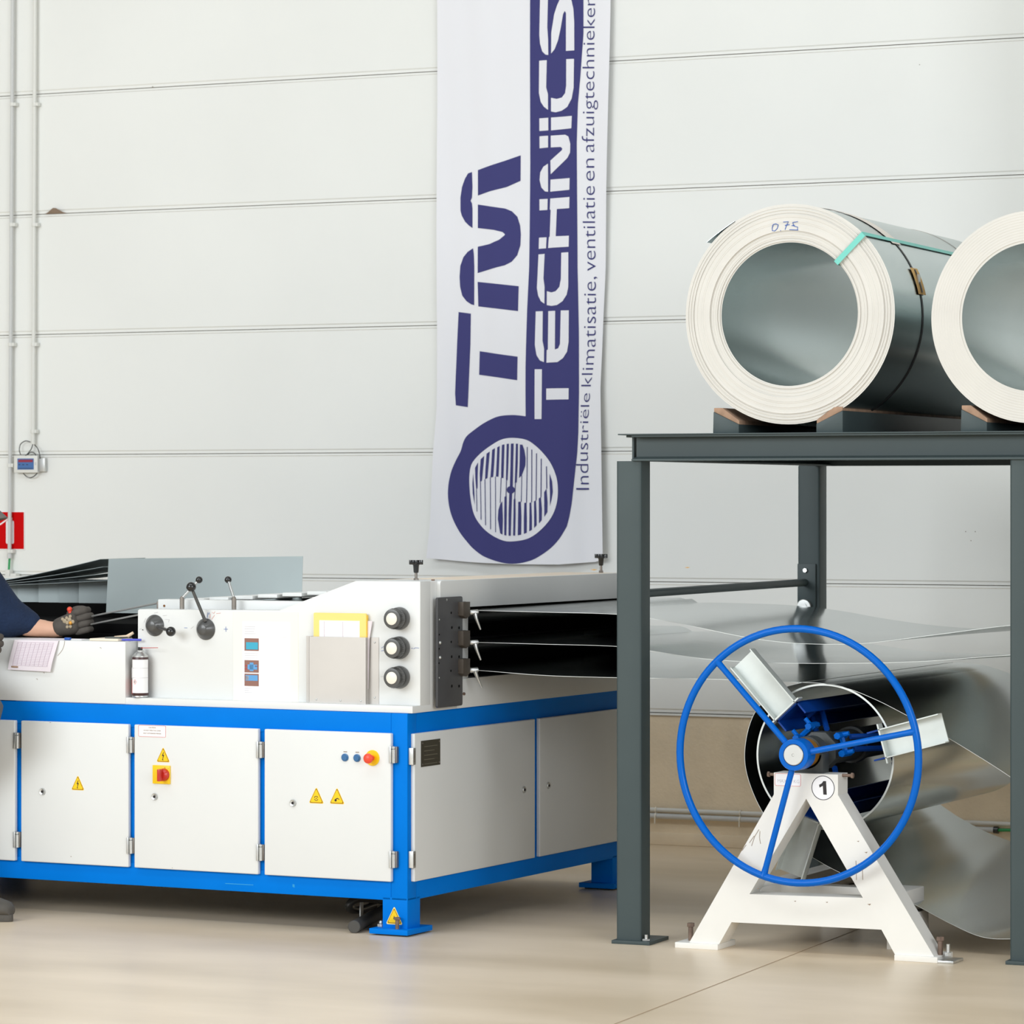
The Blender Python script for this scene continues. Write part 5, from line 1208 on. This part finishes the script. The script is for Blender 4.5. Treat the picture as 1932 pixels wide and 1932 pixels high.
def blob(name, limbs, m, parent, voxel=.011, it=8):
    """one continuous surface grown over tapering limbs: each limb is a list of (point, radius)"""
    mb = MB()
    for limb in limbs:
        pts = [Vector(p) for p, r in limb]; rs = [r for p, r in limb]; P_ = []; R_ = []
        sm = smooth_path(pts, 6) if len(pts) > 2 else [pts[0].lerp(pts[1], i / 6) for i in range(7)]
        n = len(sm) - 1
        for i, q in enumerate(sm):
            t_ = i / n * (len(rs) - 1); k = min(int(t_), len(rs) - 2); P_.append(q); R_.append(rs[k] + (rs[k + 1] - rs[k]) * (t_ - k))
        mb.tube(P_, R_, 18); mb.sphere(P_[0], R_[0] * .99, 0, 18); mb.sphere(P_[-1], R_[-1] * .99, 0, 18)
    o = mb.build(name, m); rm = o.modifiers.new('r', 'REMESH'); rm.mode = 'VOXEL'; rm.voxel_size = voxel
    sm_ = o.modifiers.new('s', 'SMOOTH'); sm_.factor = .5; sm_.iterations = it
    dg = bpy.context.evaluated_depsgraph_get(); dg.update(); nm = bpy.data.meshes.new_from_object(o.evaluated_get(dg)); bpy.data.objects.remove(o)
    nm.name = name; nm.materials.clear(); nm.materials.append(P[m]); nm.polygons.foreach_set('use_smooth', [True] * len(nm.polygons))
    ob = bpy.data.objects.new(name, nm); COL.objects.link(ob); ob.parent = parent; return ob
PO = M.loc(M.w(-1.75, -.2, 0)); fP = M.at(-1.75, -.2, 0)
tH = None
def w2(v): return Vector((v[0] + 1.75, v[1] + .2, v[2]))
def onp(px, py, y): return M.on_y(px, py, y)
elb = onp(6, 1160, .14); wri = onp(96, 1188, .20); knu = onp(150, 1173, .22)
shL = Vector((-1.83, .06, 1.235)); shR = Vector((-1.90, -.30, 1.215)); nk = Vector((-1.84, -.12, 1.29)); hd = Vector((-1.725, -.10, 1.395))
hip = Vector((-1.90, -.19, .88)); hpL = Vector((-1.90, -.08, .84)); hpR = Vector((-1.88, -.28, .84))
knL = Vector((-1.86, -.09, .47)); knR = Vector((-1.77, -.27, .47)); anL = Vector((-1.90, -.11, .09)); anR = Vector((-1.685, -.225, .09))
elR = Vector((-1.86, -.36, .97)); haR = onp(-12, 1219, -.09); wrR = haR + Vector((-.07, -.06, .015))
body = thing('person', 'person in a navy sweater and grey work gloves leaning over the machine', 'person', fP)
def L_(*pr): return [(w2(p), r) for p, r in pr]
chest = Vector((-1.85, -.12, 1.17)); waist = Vector((-1.885, -.17, 1.02))
blob('body', [L_((hip, .12), (waist, .11), (chest, .12), (nk, .055)), L_((nk, .052), (hd + Vector((-.03, 0, -.06)), .062)), L_((hd + Vector((.02, 0, -.05)), .062), (hd + Vector((.0, 0, .0)), .088), (hd + Vector((-.012, 0, .05)), .092)),
     L_((shL, .055), (elb, .042), (wri, .030), (knu - (knu - wri) * .5, .030)), L_((shR, .055), (elR, .042), (wrR, .028), (haR - (haR - wrR) * .5, .028)),
     L_((hpL, .09), (knL, .058), (anL, .042)), L_((anL, .042), (anL + Vector((.12, 0, -.05)), .032)), L_((hpR, .085), (onp(-46, 1345, -.22), .07), (knR, .055), (anR, .042)), L_((anR, .042), (anR + Vector((.12, 0, -.05)), .032))], 'skin', body)
# face: nose, ears, eyes, mouth as a small relief set on the head
mb = MB(); h_ = w2(hd)
mb.lathe([(0, .0), (.012, .012), (.015, .03), (0, .045)], h_ + Vector((.085, 0, -.02)), (-.25, 0, 1), 10)
for s in (-1, 1): mb.sphere(h_ + Vector((0, s * .09, .0)), .022, 0, 12, 1.3)
mb.build('face', 'skin', body)
mb = MB()
for s in (-1, 1): mb.sphere(h_ + Vector((.083, s * .032, .03)), .010, 0, 10)
mb.tube([h_ + Vector((.078, -.022, -.05)), h_ + Vector((.088, 0, -.052)), h_ + Vector((.078, .022, -.05))], .004, 6); mb.build('eyes_and_mouth', 'hair', body)
mb = MB(); mb.lathe([(.104, -.02), (.108, .01), (.10, .06), (.06, .095), (0, .105)], h_ + Vector((-.012, 0, .04)), (.1, 0, 1), 24); cap_ = mb.build('cap', 'cap', body)
tipv = w2(onp(24.5, 977, -.06)); G = []
for i in range(9):
    s = -1 + 2 * i / 8; row = []
    for j in range(6):
        u = j / 5; bx = h_.x + .075 + (tipv.x - h_.x - .075) * u * math.sqrt(max(0.0, 1 - (s * .9) ** 2)) + (-.03 * s * s); row.append((bx, h_.y + s * .085 * (1 - .25 * u), h_.z + .055 - (h_.z + .055 - tipv.z) * u - .018 * s * s))
    G.append(row)
mb = MB(); mb.sheet(G, .005); mb.build('brim', 'cap', cap_)
mb = MB(); mb.lathe([(.098, -.06), (.106, -.02), (.108, .03), (.10, .05)], h_ + Vector((-.02, 0, .02)), (.15, 0, 1), 20); mb.build('hair', 'hair', body)
cuff = wri + (elb - wri) * .46
blob('sweater', [L_((Vector((-1.895, -.18, .93)), .148), (waist, .142), (chest, .150), (nk - Vector((.004, 0, .035)), .074)), L_((shL + Vector((-.01, -.06, .0)), .085), (shR + Vector((.01, .06, 0)), .085)),
     L_((shL, .080), (shL + (elb - shL) * .5 + Vector((0, 0, .012)), .076), (elb, .078), (elb + (cuff - elb) * .55, .062), (cuff, .045)), L_((shR, .078), (elR, .066), (elR + (wrR - elR) * .75, .047))], 'navy', body)
blob('trousers', [L_((Vector((-1.893, -.185, .95)), .140), (Vector((-1.89, -.185, .85)), .140)), L_((hpL, .105), (knL, .082), (anL + Vector((0, 0, .02)), .064)),
     L_((hpR, .105), (onp(-46, 1345, -.22), .098), (knR, .082), (anR + Vector((0, 0, .02)), .064))], 'trouser', body)
q = w2(onp(-12, 1334, -.24)); skinmesh('pocket_flap', [(q + Vector((-.02, .0, .05)), .03), (q + Vector((0, -.01, .02)), .032), (q + Vector((.002, -.01, -.03)), .03)], [(0, 1), (1, 2)], 'trouser', body)
q = w2(onp(-10, 1368, -.24)); skinmesh('tool_holster', [(q + Vector((0, -.01, .02)), .024), (q + Vector((0, -.012, -.02)), .022), (q + Vector((-.006, -.012, -.045)), .014)], [(0, 1), (1, 2)], 'plastic', body)
for an_, tip in ((anR, None), (anL, None)):
    toe = w2(M.on_z(21, 1722, .03)) if an_ is anR else w2(an_ + Vector((.17, 0, -.06)))
    a_ = w2(an_); ux = (Vector((toe.x, toe.y, 0)) - Vector((a_.x, a_.y, 0))).normalized(); L_ = (Vector((toe.x, toe.y, 0)) - Vector((a_.x, a_.y, 0))).length
    side_ = Vector((-ux.y, ux.x, 0))
    def shoe_ring(t_, wd, h, z0=0.0): 
        c = Vector((a_.x, a_.y, 0)) + ux * t_; return [c + side_ * (wd * math.cos(k)) + UV * (z0 + h * (0.5 + .5 * math.sin(k))) for k in [2 * math.pi * i / 16 for i in range(16)]]
    mb = MB(); rings = [shoe_ring(-.075, .022, .05, .022), shoe_ring(-.065, .036, .085, .018), shoe_ring(0, .042, .105, .018), shoe_ring(L_ * .45, .044, .085, .018), shoe_ring(L_ * .75, .049, .062, .018), shoe_ring(L_ * .93, .04, .05, .018), shoe_ring(L_, .02, .034, .020)]
    Vv = [p for r_ in rings for p in r_]; Fc = [(16 * i + k, 16 * i + (k + 1) % 16, 16 * (i + 1) + (k + 1) % 16, 16 * (i + 1) + k) for i in range(len(rings) - 1) for k in range(16)] + [tuple(range(16)), tuple(range(16 * (len(rings) - 1), 16 * len(rings)))]
    mb.add(Vv, Fc); sho = mb.build('shoe', 'shoe', body, None, 60)
    mb = MB(); o_ = []
    for i in range(28):
        t_ = 2 * math.pi * i / 28; c = Vector((a_.x, a_.y, 0)) + ux * (-.075 + (L_ + .08) * (.5 + .5 * math.cos(t_))) + side_ * (.05 * math.sin(t_) * (1 if abs(math.cos(t_)) < .9 else 1)); o_.append((c.x, c.y))
    mb.prism(o_, 'z', 0, .024, 0, .004); mb.build('sole', 'shoe', sho)
# gloves: palm and five bent fingers closed on the rod ends
def glove(wr, kn, thumb_up, parent, closed=True):
    wr = w2(wr); kn = w2(kn); d = (kn - wr).normalized(); up = Vector((0, 0, 1)); up = (up - d * up.dot(d)).normalized(); sd_ = d.cross(up)
    Vv = [(wr - d * .015, .033), (wr + d * .012, .036), (wr + d * .05, (.030, .042)), (wr + d * .085, (.030, .044))]; Ed = [(0, 1), (1, 2), (2, 3)]
    g = skinmesh('glove', Vv, Ed, 'glove', parent, 2)
    for k in range(4):
        o_ = up * (.033 - .022 * k); r_ = .0125 - (.001 if k == 3 else 0); L_ = (.033, .036, .034, .028)[k]
        b = wr + d * (.082 - .004 * abs(k - 1)) + o_
        p1 = b + d * .030; p2 = p1 + d * (L_ * .25) - sd_ * (L_ * .85); p3 = p2 - d * (L_ * .85) - sd_ * (L_ * .15)
        skinmesh('finger', [(b - d * .02, r_ + .001), (p1, r_ + .0015), (p2, r_), (p3, r_ - .002)], [(0, 1), (1, 2), (2, 3)], 'glove', g, 2)
    b = wr + d * .040 + up * .030 - sd_ * .010
    skinmesh('thumb', [(b, .015), (b + d * .03 + up * .016 - sd_ * .012, .014), (b + d * .058 + up * .012 - sd_ * .016, .012), (b + d * .074 + up * .0 - sd_ * .018, .010)], [(0, 1), (1, 2), (2, 3)], 'glove', g, 2)
    return g, wr, d, up, sd_
g, wr_, d_, up_, sd__ = glove(wri + (knu - wri) * .25, knu, True, body)
mb = MB()
for u, v, r in ((.036, .022, .006), (.042, .014, .008), (.050, .006, .007), (.052, .022, .006), (.060, .014, .008), (.066, .024, .006), (.070, .004, .007), (.046, -.008, .006), (.058, -.010, .006)):
    c = wr_ + d_ * u + up_ * v + sd__ * .0285; mb.lathe([(0, .0028), (r * .7, .0022), (r, 0)], c, sd__, 10)
mb.build('back_print', 'glove_print', g)
c = wr_ + d_ * .062 + up_ * .002 + sd__ * .0295; mb = MB(); mb.lathe([(0, .0034), (.005, .0028), (.0075, 0)], c, sd__, 12); mb.build('print_badge', 'amber', g)
c = wr_ + d_ * .058 + up_ * .050; mb = MB(); mb.sphere(c, .0095, 0, 14); mb.tube([c, c - up_ * .03], .007, 8); tag(mb.build('red_tip', 'estop', g), 'small red tip showing above the glove')
glove(wrR, haR, True, body)
